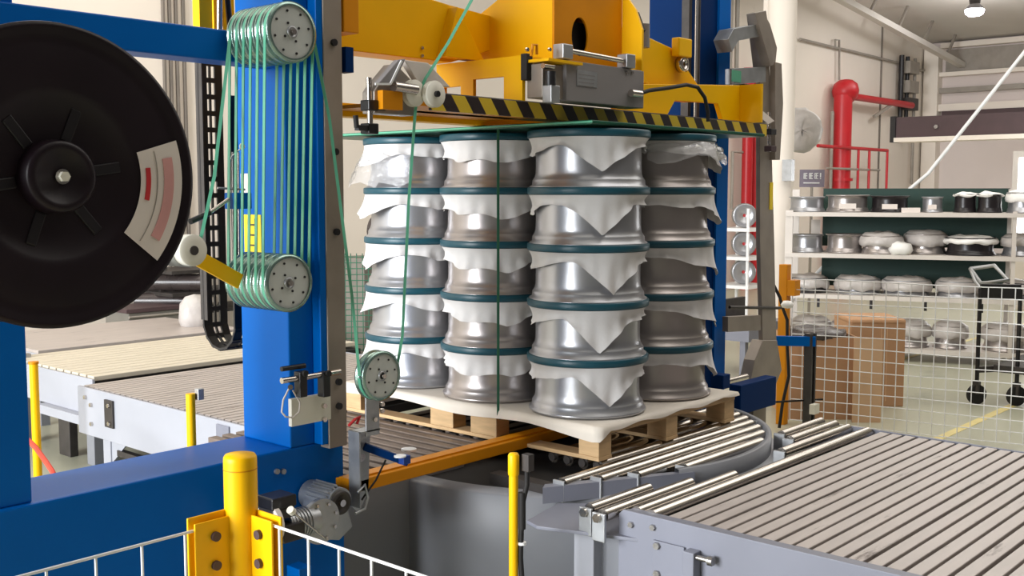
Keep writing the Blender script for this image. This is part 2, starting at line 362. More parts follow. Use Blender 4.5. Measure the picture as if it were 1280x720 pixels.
# high-bay lamp and its housing
q = aD(1218, 19, 22)
lp = thing('high_bay_lamp', 'lit high-bay lamp hanging from the roof at the far right', 'lamp', q)
MB().lathe(q, (0, 0, 1), [(.0, -.02), (.12, -.01), (.17, .03), (.19, .1), (.17, .12)], 24).build('lens', 'lamp_glow', lp)
MB().lathe(q, (0, 0, 1), [(.17, .12), (.16, .16), (.1, .22), (.12, .4), (.08, .5), (.02, .52), (.02, roofz(q.x) - q.z)], 20).build('housing', 'dark_steel', lp)
pl = bpy.data.lights.new('lamp_light', 'POINT'); pl.energy = 60; pl.shadow_soft_size = .15; po = bpy.data.objects.new('lamp_light', pl); C.objects.link(po); po.location = q - Vector((0, 0, .2))

# ================================================================ SHELF WITH WHEELS (turned a little against the machine)
S0 = Vector((11.0, 5.69, 0)); SU = Vector((.365, -.931, 0)).normalized(); SN = Vector((.931, .365, 0)).normalized()
def sp(s, n, z): return S0 + SU * s + SN * n + Vector((0, 0, z))
def sat(px, n):   # distance along the shelf of a picture column at depth n inside the shelf
    d = ray(px, 300); o = S0 + SN * n
    # solve t*d = o + s*SU in plan
    det = d.x * (-SU.y) - d.y * (-SU.x); t = (o.x * (-SU.y) - o.y * (-SU.x)) / det
    p = d * t; return (Vector((p.x, p.y, 0)) - o).dot(SU)
RS = math.atan2(SU.y, SU.x)
def sbox(s0, s1, n0, n1, z0, z1):
    vs = [sp(s, n, z) for z in (z0, z1) for n in (n0, n1) for s in (s0, s1)]
    return MB().add(vs, [(0, 2, 3, 1), (4, 5, 7, 6), (0, 1, 5, 4), (2, 6, 7, 3), (0, 4, 6, 2), (1, 3, 7, 5)])
SZ = (1.60, 1.15, .70, .14)
sh = thing('storage_shelf', 'long pale steel shelf unit with four boards loaded with wheels', 'shelf', S0)
for z in SZ: sbox(-.05, 3.4, 0, .75, z - .045, z).build('shelf_board', 'shelf', sh)
for s in (0, 2.25, 3.3):
    for n in (.02, .70): sbox(s - .02 - (.04 if s == 0 else 0), s + .02, n, n + .04, 0, 1.62 if n < .1 else 1.85).build('upright', 'shelf', sh)
for z0, z1 in ((1.2, 1.86), (.74, 1.1)): sbox(.28, 2.25, .78, .81, z0, z1).build('back_panel', 'board_green', sh)
for k in range(5): sbox(.3 + k * .55, .33 + k * .55, -.005, .0, .56, .655).build('support_bracket', 'black_plastic', sh)
for s0 in (.15, .34): sbox(s0, s0 + .1, .80, .82, 1.2, 1.5).build('pale_gap_strip', 'shelf', sh)  # solid pale strips coloured as brightness showing through gaps
def wheel_profile(R, h):
    k = R / .285; q = h / .267
    return [(.20 * k, .004 * q), (.25 * k, .002 * q), (.281 * k, 0), (.286 * k, .006 * q), (.285 * k, .014 * q), (.273 * k, .020 * q), (.271 * k, .042 * q), (.266 * k, .050 * q),
            (.2595 * k, .060 * q), (.2555 * k, .075 * q), (.2540 * k, .098 * q), (.2535 * k, .14 * q), (.2535 * k, .19 * q), (.2540 * k, .226 * q), (.260 * k, .239 * q), (.284 * k, .246 * q), (.286 * k, .256 * q), (.280 * k, .262 * q), (.262 * k, .262 * q), (.24 * k, .235 * q), (.235 * k, .12 * q), (.2 * k, .06 * q)]
def lumpy(mb, amp, seed):
    rr = random.Random(seed); ph = [rr.uniform(0, 6.28) for _ in range(8)]
    out = []
    for p in mb.v:
        x, y, z = p
        d = amp * (math.sin(23 * x + ph[0]) * math.sin(19 * y + ph[1]) + .6 * math.sin(41 * y + 30 * z + ph[2]) + .5 * math.sin(47 * x - 33 * z + ph[3]))
        out.append((x + d * .7, y + d * .7, z + d))
    mb.v = out; return mb
def shelf_wheel(px0, px1, z, h, m, label, bag=None, n=.3, tagm=None, tilt=0, seed=0, bagdrop=.5):
    s0, s1 = sat(px0, n), sat(px1, n); R = abs(s1 - s0) / 2; c = sp((s0 + s1) / 2, n, z)
    t = thing('shelf_wheel', label, 'wheel', c, 'wheels stored on the shelf')
    MB().lathe(c + Vector((0, 0, .002)), (0, 0, 1), wheel_profile(R, h), 32).build('rim', m, t)
    MB().lathe(c, (0, 0, 1), [(R * .7, h * .62), (R * .45, h * .72), (R * .3, h * .74)], 24).build('wheel_disc', m, t)
    if bag:
        top = h * (1.02 if bag == 'bag_white' else 1.1); lo = h * (1 - bagdrop)
        mb = MB().lathe(c, (0, 0, 1), [(R * .94, lo), (R * 1.06, lo + .01), (R * 1.1, lo + (top - lo) * .35), (R * 1.04, lo + (top - lo) * .72), (R * .8, top), (R * .4, top + .015), (0.001, top + .01)], 36)
        lumpy(mb, .009, seed).build('plastic_bag' if bag == 'bag' else 'foam_cover', bag, t)
    if tagm:
        d = (Vector((0, 0, 0)) - Vector((c.x, c.y, 0))).normalized(); e = Vector((-d.y, d.x, 0))
        a0 = c + d * (R * .93) + Vector((0, 0, h * .35))
        MB().bar(a0 - e * (R * .38) * -1 + Vector((0, 0, 0)), a0 + e * (R * -.38), .012, h * .3).build('paper_label', tagm, t)
    return t
z = SZ[0]
shelf_wheel(985, 1031, z, .17, 'wheel_silver', 'silver wheel at the left end of the top shelf board')
shelf_wheel(1031, 1086, z, .19, 'wheel_grey', 'wide silver wheel with a small label second from the left on the top board', tagm='label_white')
shelf_wheel(1086, 1136, z, .18, 'wheel_black', 'open black wheel with a white label on the top shelf board', tagm='label_white')
shelf_wheel(1150, 1178, z, .17, 'wheel_silver', 'small silver wheel with a pale paper label on the top shelf board', tagm='label_white', n=.35)
shelf_wheel(1190, 1220, z, .2, 'wheel_black', 'black wheel under a white bag beside the small silver wheel', bag='bag_white', seed=4, bagdrop=.15, n=.35)
shelf_wheel(1219, 1252, z, .2, 'wheel_black', 'black wheel under a white bag nearest the bright window', bag='bag_white', seed=5, bagdrop=.12, n=.3)
shelf_wheel(1256, 1300, z, .22, 'wheel_silver', 'silver wheel heaped with white bags at the right edge of the top board', bag='bag_white', seed=6, bagdrop=.5)
z = SZ[1]
shelf_wheel(987, 1030, z, .2, 'wheel_silver', 'silver open wheel at the left end of the second board')
shelf_wheel(1032, 1080, z, .21, 'wheel_grey', 'grey wheel with dark open face, second on the second board')
shelf_wheel(1076, 1128, z, .2, 'wheel_grey', 'grey wheel under a pale crumpled bag in the middle of the second board', bag='bag', seed=8, n=.22, bagdrop=.6)
shelf_wheel(1131, 1184, z, .22, 'wheel_grey', 'wheel in clear grey bag left of the black wheel on the second board', bag='bag', seed=9, n=.4, bagdrop=.6)
shelf_wheel(1181, 1246, z, .19, 'wheel_black', 'large black wheel with a white cloth cover on the second board', bag='bag_white', seed=10, n=.28, bagdrop=.35)
shelf_wheel(1252, 1298, z, .2, 'wheel_silver', 'bagged silver wheel at the right edge of the second board', bag='bag', seed=11, bagdrop=.5)
s_ = sat(1126, .05)
tag(lumpy(MB().lathe(sp(s_, .08, z), (0, 0, 1), [(.001, .002), (.1, .004), (.13, .05), (.11, .11), (.05, .14), (.001, .14)], 24), .008, 21).build('cloth_bundle', 'bag_white'), 'small bundle of pale cloth on the front edge of the second board', 'bundle')
z = SZ[2]
for k, (a_, b_, lb) in enumerate(((985, 1036, 'at the left end of the third board behind the orange post'), (1046, 1102, 'with a rounded top, second on the third board'), (1105, 1165, 'in the middle of the third board'), (1173, 1224, 'just left of the trolley handle on the third board'), (1256, 1304, 'at the right edge of the third board'))):
    shelf_wheel(a_, b_, z, .17, 'wheel_black' if k in (0, 4) else 'wheel_silver', 'bagged wheel ' + lb, bag='bag', seed=30 + k, bagdrop=.72)
z = SZ[3]
for k, (a_, b_, lb) in enumerate(((990, 1040, 'at the left end of the lowest board'), (1043, 1108, 'behind the cartons on the lowest board'), (1113, 1166, 'right of the cartons on the lowest board'), (1170, 1214, 'left of the trolley posts on the lowest board'), (1232, 1290, 'right of the trolley posts on the lowest board'))):
    shelf_wheel(a_, b_, z, .25, 'wheel_grey', 'bagged wheel ' + lb, bag='bag', seed=40 + k, bagdrop=.55)
# small paper boxes on the top board
s_ = sat(1138, .2); tag(sbox(s_ - .1, s_ + .09, .1, .3, SZ[0], SZ[0] + .05).build('paper_stack', 'label_white', None), 'low stack of white papers between wheels on the top board', 'papers')
# white pole leaning behind the shelf
_ra, _rb = aD(1290, 53, 13.4), aD(1160, 217, 13.0)
rope = [_ra + (_ra - _rb) * 1.85, _ra, _rb, aD(1085, 280, 12.9), aD(1030, 332, 12.8), aD(980, 385, 12.7)]
tag(MB().tube(rope, .022).build('guy_rope', 'white_wire'), 'taut white rope slanting down behind the shelf', 'rope')

# ================================================================ RACK OF WHEELS far behind the gantry
c = aD(928, 300, 13.5); c.z = 0
rk = thing('wheel_rack', 'white rolling rack of wheels behind the blue gantry', 'rack', c)
for dx in (-.22, .22):
    for dy in (-.2, .2): MB().cyl(c + Vector((dx, dy, .1)), c + Vector((dx, dy, 1.62)), .02, n=8).build('upright', 'white_wire', rk)
for z in (.64, .99, 1.34): MB().b(c.x - .26, c.x + .26, c.y - .24, c.y + .24, z, z + .04).build('rack_shelf', 'white_wire', rk)
for dx in (-.2, .2): MB().cyl(c + Vector((dx, -.2, .05)), c + Vector((dx + .03, -.2, .05)), .05, n=12).build('caster', 'rubber', rk)
for k, (dz, lb) in enumerate(((.68, 'lower'), (1.03, 'middle'), (1.38, 'upper'))):
    o = MB().lathe(c + Vector((0, -.02, dz + .152)), (-.8, -.6, 0), [(.08, -.05), (.135, -.07), (.15, -.06), (.135, 0), (.15, .06), (.135, .07), (.08, .05), (.02, .02)], 24).build('rack_wheel', 'wheel_silver')
    tag(o, 'silver wheel standing on the %s tier of the white rack' % lb, 'wheel', 'wheels on the white rack')
# desk / bench glimpsed under the rack
c = aD(922, 400, 11)
bn = thing('steel_bench', 'low grey steel bench seen between gantry column and strap arch', 'bench', (c.x, c.y, 0))
MB().b(c.x - .3, c.x + .5, c.y - .3, c.y + .25, .36, .52).build('body', 'grey_paint', bn)
for dx in (-.25, .45): MB().b(c.x + dx - .03, c.x + dx + .03, c.y - .25, c.y - .19, 0, .36).build('leg', 'grey_paint', bn)
MB().b(c.x - .3, c.x + .5, c.y + .2, c.y + .24, .52, .72).build('back_rail', 'dark_steel', bn)

# ================================================================ FAR MESH FENCE, CARTONS, TROLLEY
A = aD(990, 400, 8.45); B = aD(1300, 400, 7.55); A.z = B.z = 0
U = (B - A).normalized()
mf = thing('mesh_fence', 'pale wire mesh fence with an orange post beyond the slat conveyor', 'fence', A)
pc = aD(980, 400, 8.5)
MB().b(pc.x - .035, pc.x + .035, pc.y - .035, pc.y + .035, 0, 1.26).build('post', 'orange', mf, bev=.004)
MB().b(pc.x - .03, pc.x + .06, pc.y - .1, pc.y - .03, 1.02, 1.14).build('clamp_plate', 'orange', mf)
nw = 30; ztop = 1.15
mv = MB(); mh = MB(); sx = .0875
for k in range(nw + 1):
    p = A + U * (k * sx); MB().tube([p + Vector((0, 0, .04)), p + Vector((0, 0, ztop))], .0038, 5).build('upright_wire', 'white_wire', mf)
for k in range(14):
    zz = ztop - k * .085
    MB().tube([A + U * s + Vector((0, 0, zz + .004 * math.sin(s * 4 + k))) for s in [i * .2 for i in range(0, 14)]], .0038, 5).build('cross_wire', 'white_wire', mf)
tag(MB().tube([aD(964, 350, 8.3), aD(975, 372, 8.3), aD(978, 384, 8.35), aD(984, 400, 8.3), aD(984, 430, 8.3), aD(986, 470, 8.3), aD(978, 505, 8.3), aD(974, 535, 8.3)], .012).build('hanging_cable', 'rubber'), 'dark cable tied down along the orange fence post', 'cable')
tag(lumpy(MB().lathe(aD(984, 380, 8.25), (0, 0, 1), [(.001, -.03), (.04, -.02), (.05, 0), (.03, .03), (.001, .035)], 12), .006, 3).build('tape_knot', 'bag_white'), 'pale tape knot tied on the orange fence post', 'knot')

def carton(px0, pxm, px1, ytop, ybot, d, nm, label, flap=True):
    a = aZ(px0, ybot, 0); 
    a = aD(px0, 500, d); m = aD(pxm, 500, d - .05); a.z = m.z = 0
    u = (m - a); W = u.length; u.normalize(); n = Vector((-u.y, u.x, 0))
    if n.dot(_v) < 0: n = -n
    zt = CAM_Z - (ytop - 240) * (d / 1360.0)
    return a, u, n, W, zt
def cb(a, u, n, s0, s1, n0, n1, z0, z1):
    vs = [a + u * s + n * k + Vector((0, 0, z)) for z in (z0, z1) for k in (n0, n1) for s in (s0, s1)]
    return MB().add(vs, [(0, 2, 3, 1), (4, 5, 7, 6), (0, 1, 5, 4), (2, 6, 7, 3), (0, 4, 6, 2), (1, 3, 7, 5)])
a = aD(986, 500, 8.72); m = aD(1073, 500, 8.72); m2 = aD(1094, 500, 8.5)
a.z = m.z = m2.z = 0; u = (m - a).normalized(); n = Vector((-u.y, u.x, 0)); n = n if n.dot(_v) > 0 else -n
ct = thing('carton', 'tall open brown carton with dark film bundle on top behind the mesh', 'carton', a)
zt = .66; W = (m - a).length
cb(a, u, n, 0, W, 0, .012, 0, zt).build('front_panel', 'cardboard', ct)
cb(a, u, n, 0, .012, .012, .55, 0, zt).build('side_panel', 'cardboard', ct)
cb(a, u, n, 0, W, .55, .562, 0, zt).build('back_panel', 'cardboard', ct)
w2 = (m2 - m); MB().bar(m + w2 * .5, m + w2 * .5 + Vector((0, 0, zt + .01)), w2.length, .012, upv=n).build('open_flap', 'cardboard_edge', ct)
cb(a, u, n, W - .012, W, .012, .55, 0, zt).build('side_panel', 'cardboard', ct)
cb(a, u, n, .012, W - .012, .012, .55, .5, .512).build('packed_layer', 'cardboard', ct)
fb = lumpy(MB().lathe(a + u * (W * .45) + n * .25 + Vector((0, 0, .6)), (0, 0, 1), [(.001, 0), (.2, .0), (.27, .05), (.26, .09), (.15, .11), (.001, .1)], 30), .01, 5).build('film_bundle', 'film_dark')
tag(fb, 'flattened dark green film bundle lying on the open carton', 'film bundle')
a = aD(1062, 500, 9.25); m = aD(1113, 500, 9.25); m2 = aD(1132, 500, 9.0); a.z = m.z = m2.z = 0
u = (m - a).normalized(); n = Vector((-u.y, u.x, 0)); n = n if n.dot(_v) > 0 else -n
ct = thing('carton', 'brown carton with a bulging lid standing behind the open carton', 'carton', a)
W = (m2 - a).length
cb(a, u, n, 0, W, 0, .5, 0, .72).build('body', 'cardboard', ct, bev=.006)
cb(a, u, n, -.005, W + .005, -.005, .505, .7, .75).build('lid', 'cardboard', ct, bev=.02)
for s in (.25, .3): cb(a, u, n, s, s + .006, -.003, .0, .05, .68).build('seam_fold', 'cardboard_edge', ct)

a = aZ(1220, 505, 0); b = a + Vector((.15, -.28, 0))
tr = thing('hand_trolley', 'dark hand trolley with a grey loop handle behind the mesh fence', 'trolley', a)
for p in (a, b):
    MB().cyl(p + Vector((0, 0, .12)), p + Vector((0, 0, 1.0)), .018, n=10).build('post', 'black_plastic', tr)
    dd = Vector((-.6, -.8, 0)) * .02
    MB().cyl(p + Vector((0, 0, .085)) - dd, p + Vector((0, 0, .085)) + dd, .085, n=20).build('caster', 'rubber', tr)
    MB().bar(p + Vector((0, 0, .09)), p + Vector((0, 0, .2)), .05, .06).build('caster_fork', 'dark_steel', tr)
q = [aD(1213, 336, 9.9), aD(1243, 332, 9.75), aD(1260, 350, 9.5), aD(1226, 354, 9.6), aD(1213, 336, 9.9)]
MB().tube(q, .018).build('loop_handle', 'galvanised', tr)
MB().tube([aD(1213, 337, 9.9), aD(1219, 352, 9.6), a + Vector((0, 0, 1.0))], .014).build('handle_stay', 'galvanised', tr)
MB().bar(a + Vector((0, 0, .98)), b + Vector((0, 0, .98)), .05, .12).build('cross_bar', 'black_plastic', tr)
MB().b(a.x + .1, a.x + .9, b.y - .45, b.y + .18, .28, .34).build('platform', 'dark_steel', tr)
MB().bar(a + Vector((0, 0, .3)), b + Vector((.3, 0, .3)), .04, .05).build('lower_bar', 'dark_steel', tr)

# grey sensor post with blue arm in front of the mesh
q = aD(1012, 460, 7.9)
sp_ = thing('sensor_post', 'grey slotted post with blue cross arm and small white switch', 'post', (q.x, q.y, 0))
for dx in (-.035, .02): MB().b(q.x + dx, q.x + dx + .02, q.y - .03, q.y + .03, 0, .8).build('channel', 'dark_steel', sp_)
MB().b(q.x - .03, q.x + .03, q.y + .01, q.y + .03, 0, .8).build('back_web', 'arch_steel', sp_)
e = aD(964, 425, 7.9)
MB().bar((e.x, e.y, .745), (q.x, q.y - .04, .745), .03, .07).build('cross_arm', 'blue', sp_)
MB().b(q.x - .05, q.x + .03, q.y - .07, q.y - .03, .22, .29).build('switch_box', 'nylon', sp_)
MB().bar((q.x - .3, q.y + .2, .31), (q.x + .1, q.y - .06, .31), .012, .012).build('thin_rod', 'rubber', sp_)

# ================================================================ SLAT CONVEYOR (right)
XN, XF = 3.335, 5.36
cv = thing('slat_conveyor', 'grey slat conveyor with worn steel slats at the lower right', 'conveyor', (XN, 1, 0))
MB().prism([(2.42, .28), (2.42, .585), (2.40, .605), (-.4, .605), (-.4, .28)], 'x', XN, XN + .014).build('side_plate', 'grey_paint', cv, bev=.002)
MB().b(XN + .014, XN + .055, -.4, 2.39, .588, .602).build('top_lip', 'grey_paint', cv)
MB().b(XF, XF + .014, -.4, 2.42, .28, .6).build('side_plate', 'grey_paint', cv)
MB().b(XN + .02, XF, -.4, 2.3, .42, .52).build('chain_bed', 'under_dark', cv)
sl = 0
y = 2.235
while y > -.35:
    dz = random.uniform(-.0015, .0015); ex = random.uniform(-.008, .008)
    MB().b(XN + .062 + ex, XF - .02 + ex, y - .0515, y, .575 + dz, .600 + dz).build('slat', 'slat', cv, bev=.002, seg=1)
    y -= .065
for yy in (1.6, .6, 2.0):
    MB().b(XN + .25, XN + .31, yy - .03, yy + .03, 0, .42).build('leg', 'grey_paint', cv); MB().b(XF - .3, XF - .24, yy - .03, yy + .03, 0, .42).build('leg', 'grey_paint', cv)
def roller(x0, x1, y, z, r, parent, m='chrome', cap=True, nm='roller'):
    o = MB().cyl((x0, y, z), (x1, y, z), r, n=24).build(nm, m, parent)
    if cap:
        MB().cyl((x0 - .012, y, z), (x0, y, z), r * .62, n=16).build('bearing', 'dark_steel', o)
        MB().cyl((x1, y, z), (x1 + .012, y, z), r * .62, n=16).build('bearing', 'dark_steel', o)
    return o
roller(XN + .05, XF - .02, 2.305, .582, .031, cv)
# hatch plate and clamp on the side plate
def sy(px, py): return aX(px, py, XN).y
hp_ = MB().b(XN - .012, XN, sy(857, 690), sy(818, 680), .28, aX(818, 674, XN).z).build('access_plate', 'grey_paint', cv, bev=.002)
for yy, zz in ((sy(824, 681), aX(824, 681, XN).z), (sy(824, 716), aX(824, 716, XN).z)): bolt((XN - .012, yy, zz), (-1, 0, 0), .014, .012, hp_)
for yy, zz in ((2.36, .555), (2.26, .565)): bolt((XN, yy, zz), (-1, 0, 0), .012, .012, cv)
kb = MB().b(XN - .05, XN, sy(876, 700), sy(862, 700), .28, aX(868, 686, XN).z).build('clamp_bracket', 'grey_paint', cv, bev=.003)
kz = aX(880, 695, XN).z; ky = sy(876, 700); MB().cyl((XN - .03, ky + .01, kz), (XN - .03, ky - .05, kz), .010, n=10).cyl((XN - .03, ky - .05, kz), (XN - .03, ky - .07, kz), .018, n=6).build('clamp_bolt', 'steel', kb)

# ================================================================ TRANSFER ROLLERS between turntable and conveyor
tu = thing('transfer_rollers', 'bracketed idler rollers bridging the turntable and the slat conveyor', 'rollers', (3.3, 2.5, 0))
MB().prism([(3.20, 2.72), (3.23, 2.80), (3.5, 2.86), (3.62, 2.72), (3.95, 2.40), (3.40, 2.30), (3.345, 2.30)], 'z', .492, .506).build('support_plate', 'grey_paint', tu, bev=.003)
MB().prism([(3.45, 2.90), (3.50, 2.93), (4.1, 2.60), (4.1, 2.56)], 'z', .505, .575).build('guide_fence', 'grey_paint', tu)
for x0, x1, yy in ((3.30, 3.70, 2.535), (3.275, 3.89, 2.452), (3.39, 4.12, 2.375)):
    roller(x0, x1, yy, .585, .026, tu)
    MB().b(x0 - .03, x0 - .016, yy - .03, yy + .03, .49, .60).build('bracket', 'galvanised', tu, bev=.003)
    MB().cyl((x0 - .045, yy, .583), (x0 - .03, yy, .583), .018, n=6).build('axle_nut', 'chrome', tu)
for x0, x1, yy in ((4.98, 5.42, 2.60), (4.90, 5.40, 2.51), (4.64, 5.36, 2.42)):
    roller(x0, x1, yy, .585, .026, tu)
    MB().b(x0 - .03, x0 - .016, yy - .03, yy + .03, .49, .60).build('bracket', 'galvanised', tu, bev=.003)
MB().b(4.5, 5.45, 2.38, 2.7, .47, .486).build('support_plate', 'grey_paint', tu)
MB().b(3.36, 3.42, 2.56, 2.66, 0, .492).build('leg', 'pale_paint', tu, bev=.004)
MB().b(3.36, 3.42, 2.36, 2.42, 0, .492).build('leg', 'pale_paint', tu, bev=.004)
MB().b(5.2, 5.3, 2.5, 2.6, 0, .47).build('leg', 'pale_paint', tu)
MB().b(3.42, 3.44, 2.42, 2.56, .0, .47).build('web_panel', 'drum_paint', tu)

# ================================================================ TURNTABLE
TC = Vector((4.45, 3.585, 0)); TR = 1.07
tt = thing('turntable', 'round grey turntable housing with steel rollers under the pallet', 'turntable', TC)
MB().lathe(TC, (0, 0, 1), [(1.10, .02), (1.12, .03), (1.12, .50), (1.105, .512), (1.02, .512)], 96).build('drum', 'drum_paint', tt)
MB().lathe(TC, (0, 0, 1), [(TR - .03, .47), (TR - .03, .592), (TR, .592), (TR, .47)], 72, close=True, a0=math.radians(60), a1=math.radians(203)).build('rim', 'drum_paint', tt)
MB().lathe(TC, (0, 0, 1), [(.001, .50), (1.02, .50)], 64).build('deck', 'under_dark', tt)
for yy, xa, xb in ((2.632, 4.12, 4.82), (2.716, 3.87, 4.98), (2.80, 3.71, 5.09), (2.885, 3.56, 5.17), (2.965, 3.92, 5.25), (3.05, 3.92, 5.31), (3.14, 3.92, 5.36), (3.23, 3.92, 5.40)):
    o = roller(xa, xb, yy, .569, .030, tt)
    for xx in ((xa - .02, xb + .02) if xa < 3.9 or xb < 4.9 else (xb + .02,)):
        MB().b(xx - .006, xx + .006, yy - .03, yy + .03, .50, .592).build('bracket', 'galvanised', tt, bev=.002)
# long dark profiles on the machine side
for k in range(13):
    xx = 3.02 + k * .082
    MB().b(xx, xx + .05, 3.62, 4.75, .55, .585).build('deck_profile', 'deck_slat', tt, bev=.003)
for k in range(9):
    yy = 3.56 + k * .1
    MB().b(3.9, 5.3, yy, yy + .06, .55, .585).build('deck_profile', 'dark_steel', tt)
MB().b(2.90, 3.7, 3.60, 4.72, 0, .535).build('base_frame', 'drum_paint', tt, bev=.01)
# cross beam below the lance
MB().b(3.55, 3.62, 2.95, 3.3, .44, .55).build('cross_member', 'dark_steel', tt)

# yellow-orange lance channel through the pallet, colour darkened for its shadow
ln = thing('strap_lance', 'long yellow strap lance channel passing through the pallet opening', 'lance', (2.9, 3.4, .6))
MB().b(2.80, 4.95, 3.36, 3.47, .597, .648).build('channel', 'orange', ln, bev=.004)
MB().b(2.80, 4.95, 3.385, 3.445, .648, .656).build('cover_strip', 'orange', ln)

# yellow stanchion with hose
q = aY(642, 565, 3.0); q.x = 3.20; s = aX(642, 565, 3.0); 
q = aD(642, 566, 4.05)
ps = thing('hose_stanchion', 'slim yellow stanchion carrying a black hose in front of the turntable', 'post', (q.x, q.y, 0))
MB().cyl((q.x, q.y, 0), (q.x, q.y, q.z - .075), .0175, n=16).build('pole', 'yellow', ps)
MB().lathe((q.x, q.y, q.z - .085), (0, 0, 1), [(.019, 0), (.021, .005), (.021, .075), (.016, .084), (.001, .086)], 20).build('cap', 'yellow', ps)
pr_ = Vector((q.x, q.y, 0)) + _r * .02
hs = [Vector((pr_.x, pr_.y, q.z - .06)) + _r * .03, Vector((pr_.x, pr_.y, q.z - .12)) + _r * .03, Vector((pr_.x, pr_.y, q.z - .2)) + _r * .012, Vector((pr_.x, pr_.y, q.z - .4)) + _r * .006, Vector((pr_.x, pr_.y, .1)) + _r * .03]
MB().tube(hs, .010).build('hose', 'rubber', ps)
MB().cyl(hs[2] + Vector((0, 0, .05)), hs[2] - Vector((0, 0, .09)), .014, n=12).build('hose_sleeve', 'rubber', ps)
c_ = hs[0] - _r * .01
MB().b(c_.x - .006, c_.x + .028, c_.y - .025, c_.y + .01, q.z - .07, q.z - .005).build('sensor', 'dark_steel', ps, bev=.003)
MB().cyl(hs[2] + Vector((0, 0, -.14)), hs[2] + Vector((0, 0, -.15)), .016, n=12).build('cable_tie', 'white_wire', ps)

# ================================================================ PALLET
PX0, PX1, PY0, PY1 = 3.88, 5.08, 2.93, 4.72
pt = thing('wooden_pallet', 'pale wooden block pallet under the stack of wheels', 'pallet', (PX0, PY0, .6))
for x0, x1 in ((PX0, PX0 + .1), (4.43, 4.53), (PX1 - .1, PX1)):
    MB().b(x0, x1, PY0, PY1, .600, .618).build('bottom_board', 'wood', pt, bev=.002)
    for y0, y1 in ((PY0, PY0 + .12), (3.56, 3.74), (3.86, 4.03), (PY1 - .14, PY1)):
        MB().b(x0 + .002, x1 - .002, y0 + .002, y1 - .002, .618, .715).build('block', 'wood', pt, bev=.003)
for y0, y1 in ((PY0, PY0 + .12), (3.56, 3.74), (3.86, 4.03), (PY1 - .14, PY1)):
    MB().b(PX0, PX1, y0, y1, .715, .735).build('stringer_board', 'wood', pt, bev=.002)
k = 0; xx = PX0
while xx < PX1 - .05:
    MB().b(xx, min(xx + .13, PX1), PY0, PY1, .735, .755).build('deck_board', 'wood', pt, bev=.002); xx += .1512
# foam sheet over the deck with a hanging, wavy hem
def pallet_sheet():
    rr = random.Random(5); per = []
    x0, x1, y0, y1 = PX0 - .012, PX1 + .012, PY0 - .012, PY1 + .012
    def seg(a, b, n): return [(a[0] + (b[0] - a[0]) * i / n, a[1] + (b[1] - a[1]) * i / n) for i in range(n)]
    cs = [(x0, y0), (x1, y0), (x1, y1), (x0, y1)]
    per = seg(cs[0], cs[1], 30) + seg(cs[1], cs[2], 40) + seg(cs[2], cs[3], 30) + seg(cs[3], cs[0], 40)
    cx, cy = (x0 + x1) / 2, (y0 + y1) / 2; vs = []; n = len(per)
    for i, (x, y) in enumerate(per):
        drop = .022 + .016 * math.sin(i * .55) * math.sin(i * .21 + 1)
        if y == y0: drop = .012 + .014 * math.sin(x * 9) ** 2 + (.0 if x < x1 - .2 else -.006)
        if x == x0: drop = .042 + .010 * math.sin(y * 7)
        if x == x0 and y < PY0 + .42: drop += .018 * (1 - (y - PY0) / .42)
        if i == 0: drop = .062
        if i == 1: drop = .045
        dx, dy = (x - cx), (y - cy); l = math.hypot(dx, dy)
        ox, oy = (dx / l, dy / l)
        vs += [(x - ox * .05, y - oy * .05, .760), (x, y, .757), (x + ox * .006, y + oy * .006, .757 - drop * .5), (x + ox * .008, y + oy * .008, .757 - drop)]
    fs = []
    for i in range(n):
        j = (i + 1) % n
        for k in range(3): fs.append((i * 4 + k, i * 4 + k + 1, j * 4 + k + 1, j * 4 + k))
    fs.append(tuple(i * 4 for i in range(n)))
    mb = MB().add(vs, fs, True); mb.sm[-1] = False; return mb
tag(pallet_sheet().build('foam_sheet', 'sheet_kraft'), 'pale foam sheet draped over the pallet deck beneath the wheels', 'sheet')

# ================================================================ WHEEL STACK
WZ0, WP = .765, .267
cols = [((4.18, 3.23), 'front corner column', 'wheel_silver'), ((4.18, 3.83), 'middle left column', 'wheel_grey'), ((4.18, 4.43), 'far left column', 'wheel_silver'),
        ((4.775, 3.23), 'right-hand column', 'wheel_grey'), ((4.775, 3.83), None, 'wheel_grey'), ((4.775, 4.43), None, 'wheel_grey')]
lay = ('bottom', 'second', 'third', 'fourth', 'top')
proto_rim = {}
for m_ in ('wheel_silver', 'wheel_grey'):
    o = MB().lathe((0, 0, 0), (0, 0, 1), wheel_profile(.285, .267), 64).build('rim', m_); proto_rim[m_] = o.data; bpy.data.objects.remove(o)
o = MB().lathe((0, 0, 0), (0, 0, 1), [(.286, .241), (.293, .243), (.296, .248), (.296, .272), (.292, .277), (.27, .277), (.27, .268), (.286, .262)], 64, close=True).build('ring', 'ring_teal'); ring_me = o.data; bpy.data.objects.remove(o)
o = MB().lathe((0, 0, 0), (0, 0, 1), [(.205, .06), (.19, .09), (.15, .11), (.11, .11), (.11, .09)], 40).build('disc', 'wheel_grey'); disc_me = o.data; bpy.data.objects.remove(o)
def mesh_part(nm, me, parent, loc=(0, 0, 0)):
    o = bpy.data.objects.new(nm, me); C.objects.link(o); o.parent = parent; o.location = loc; return o
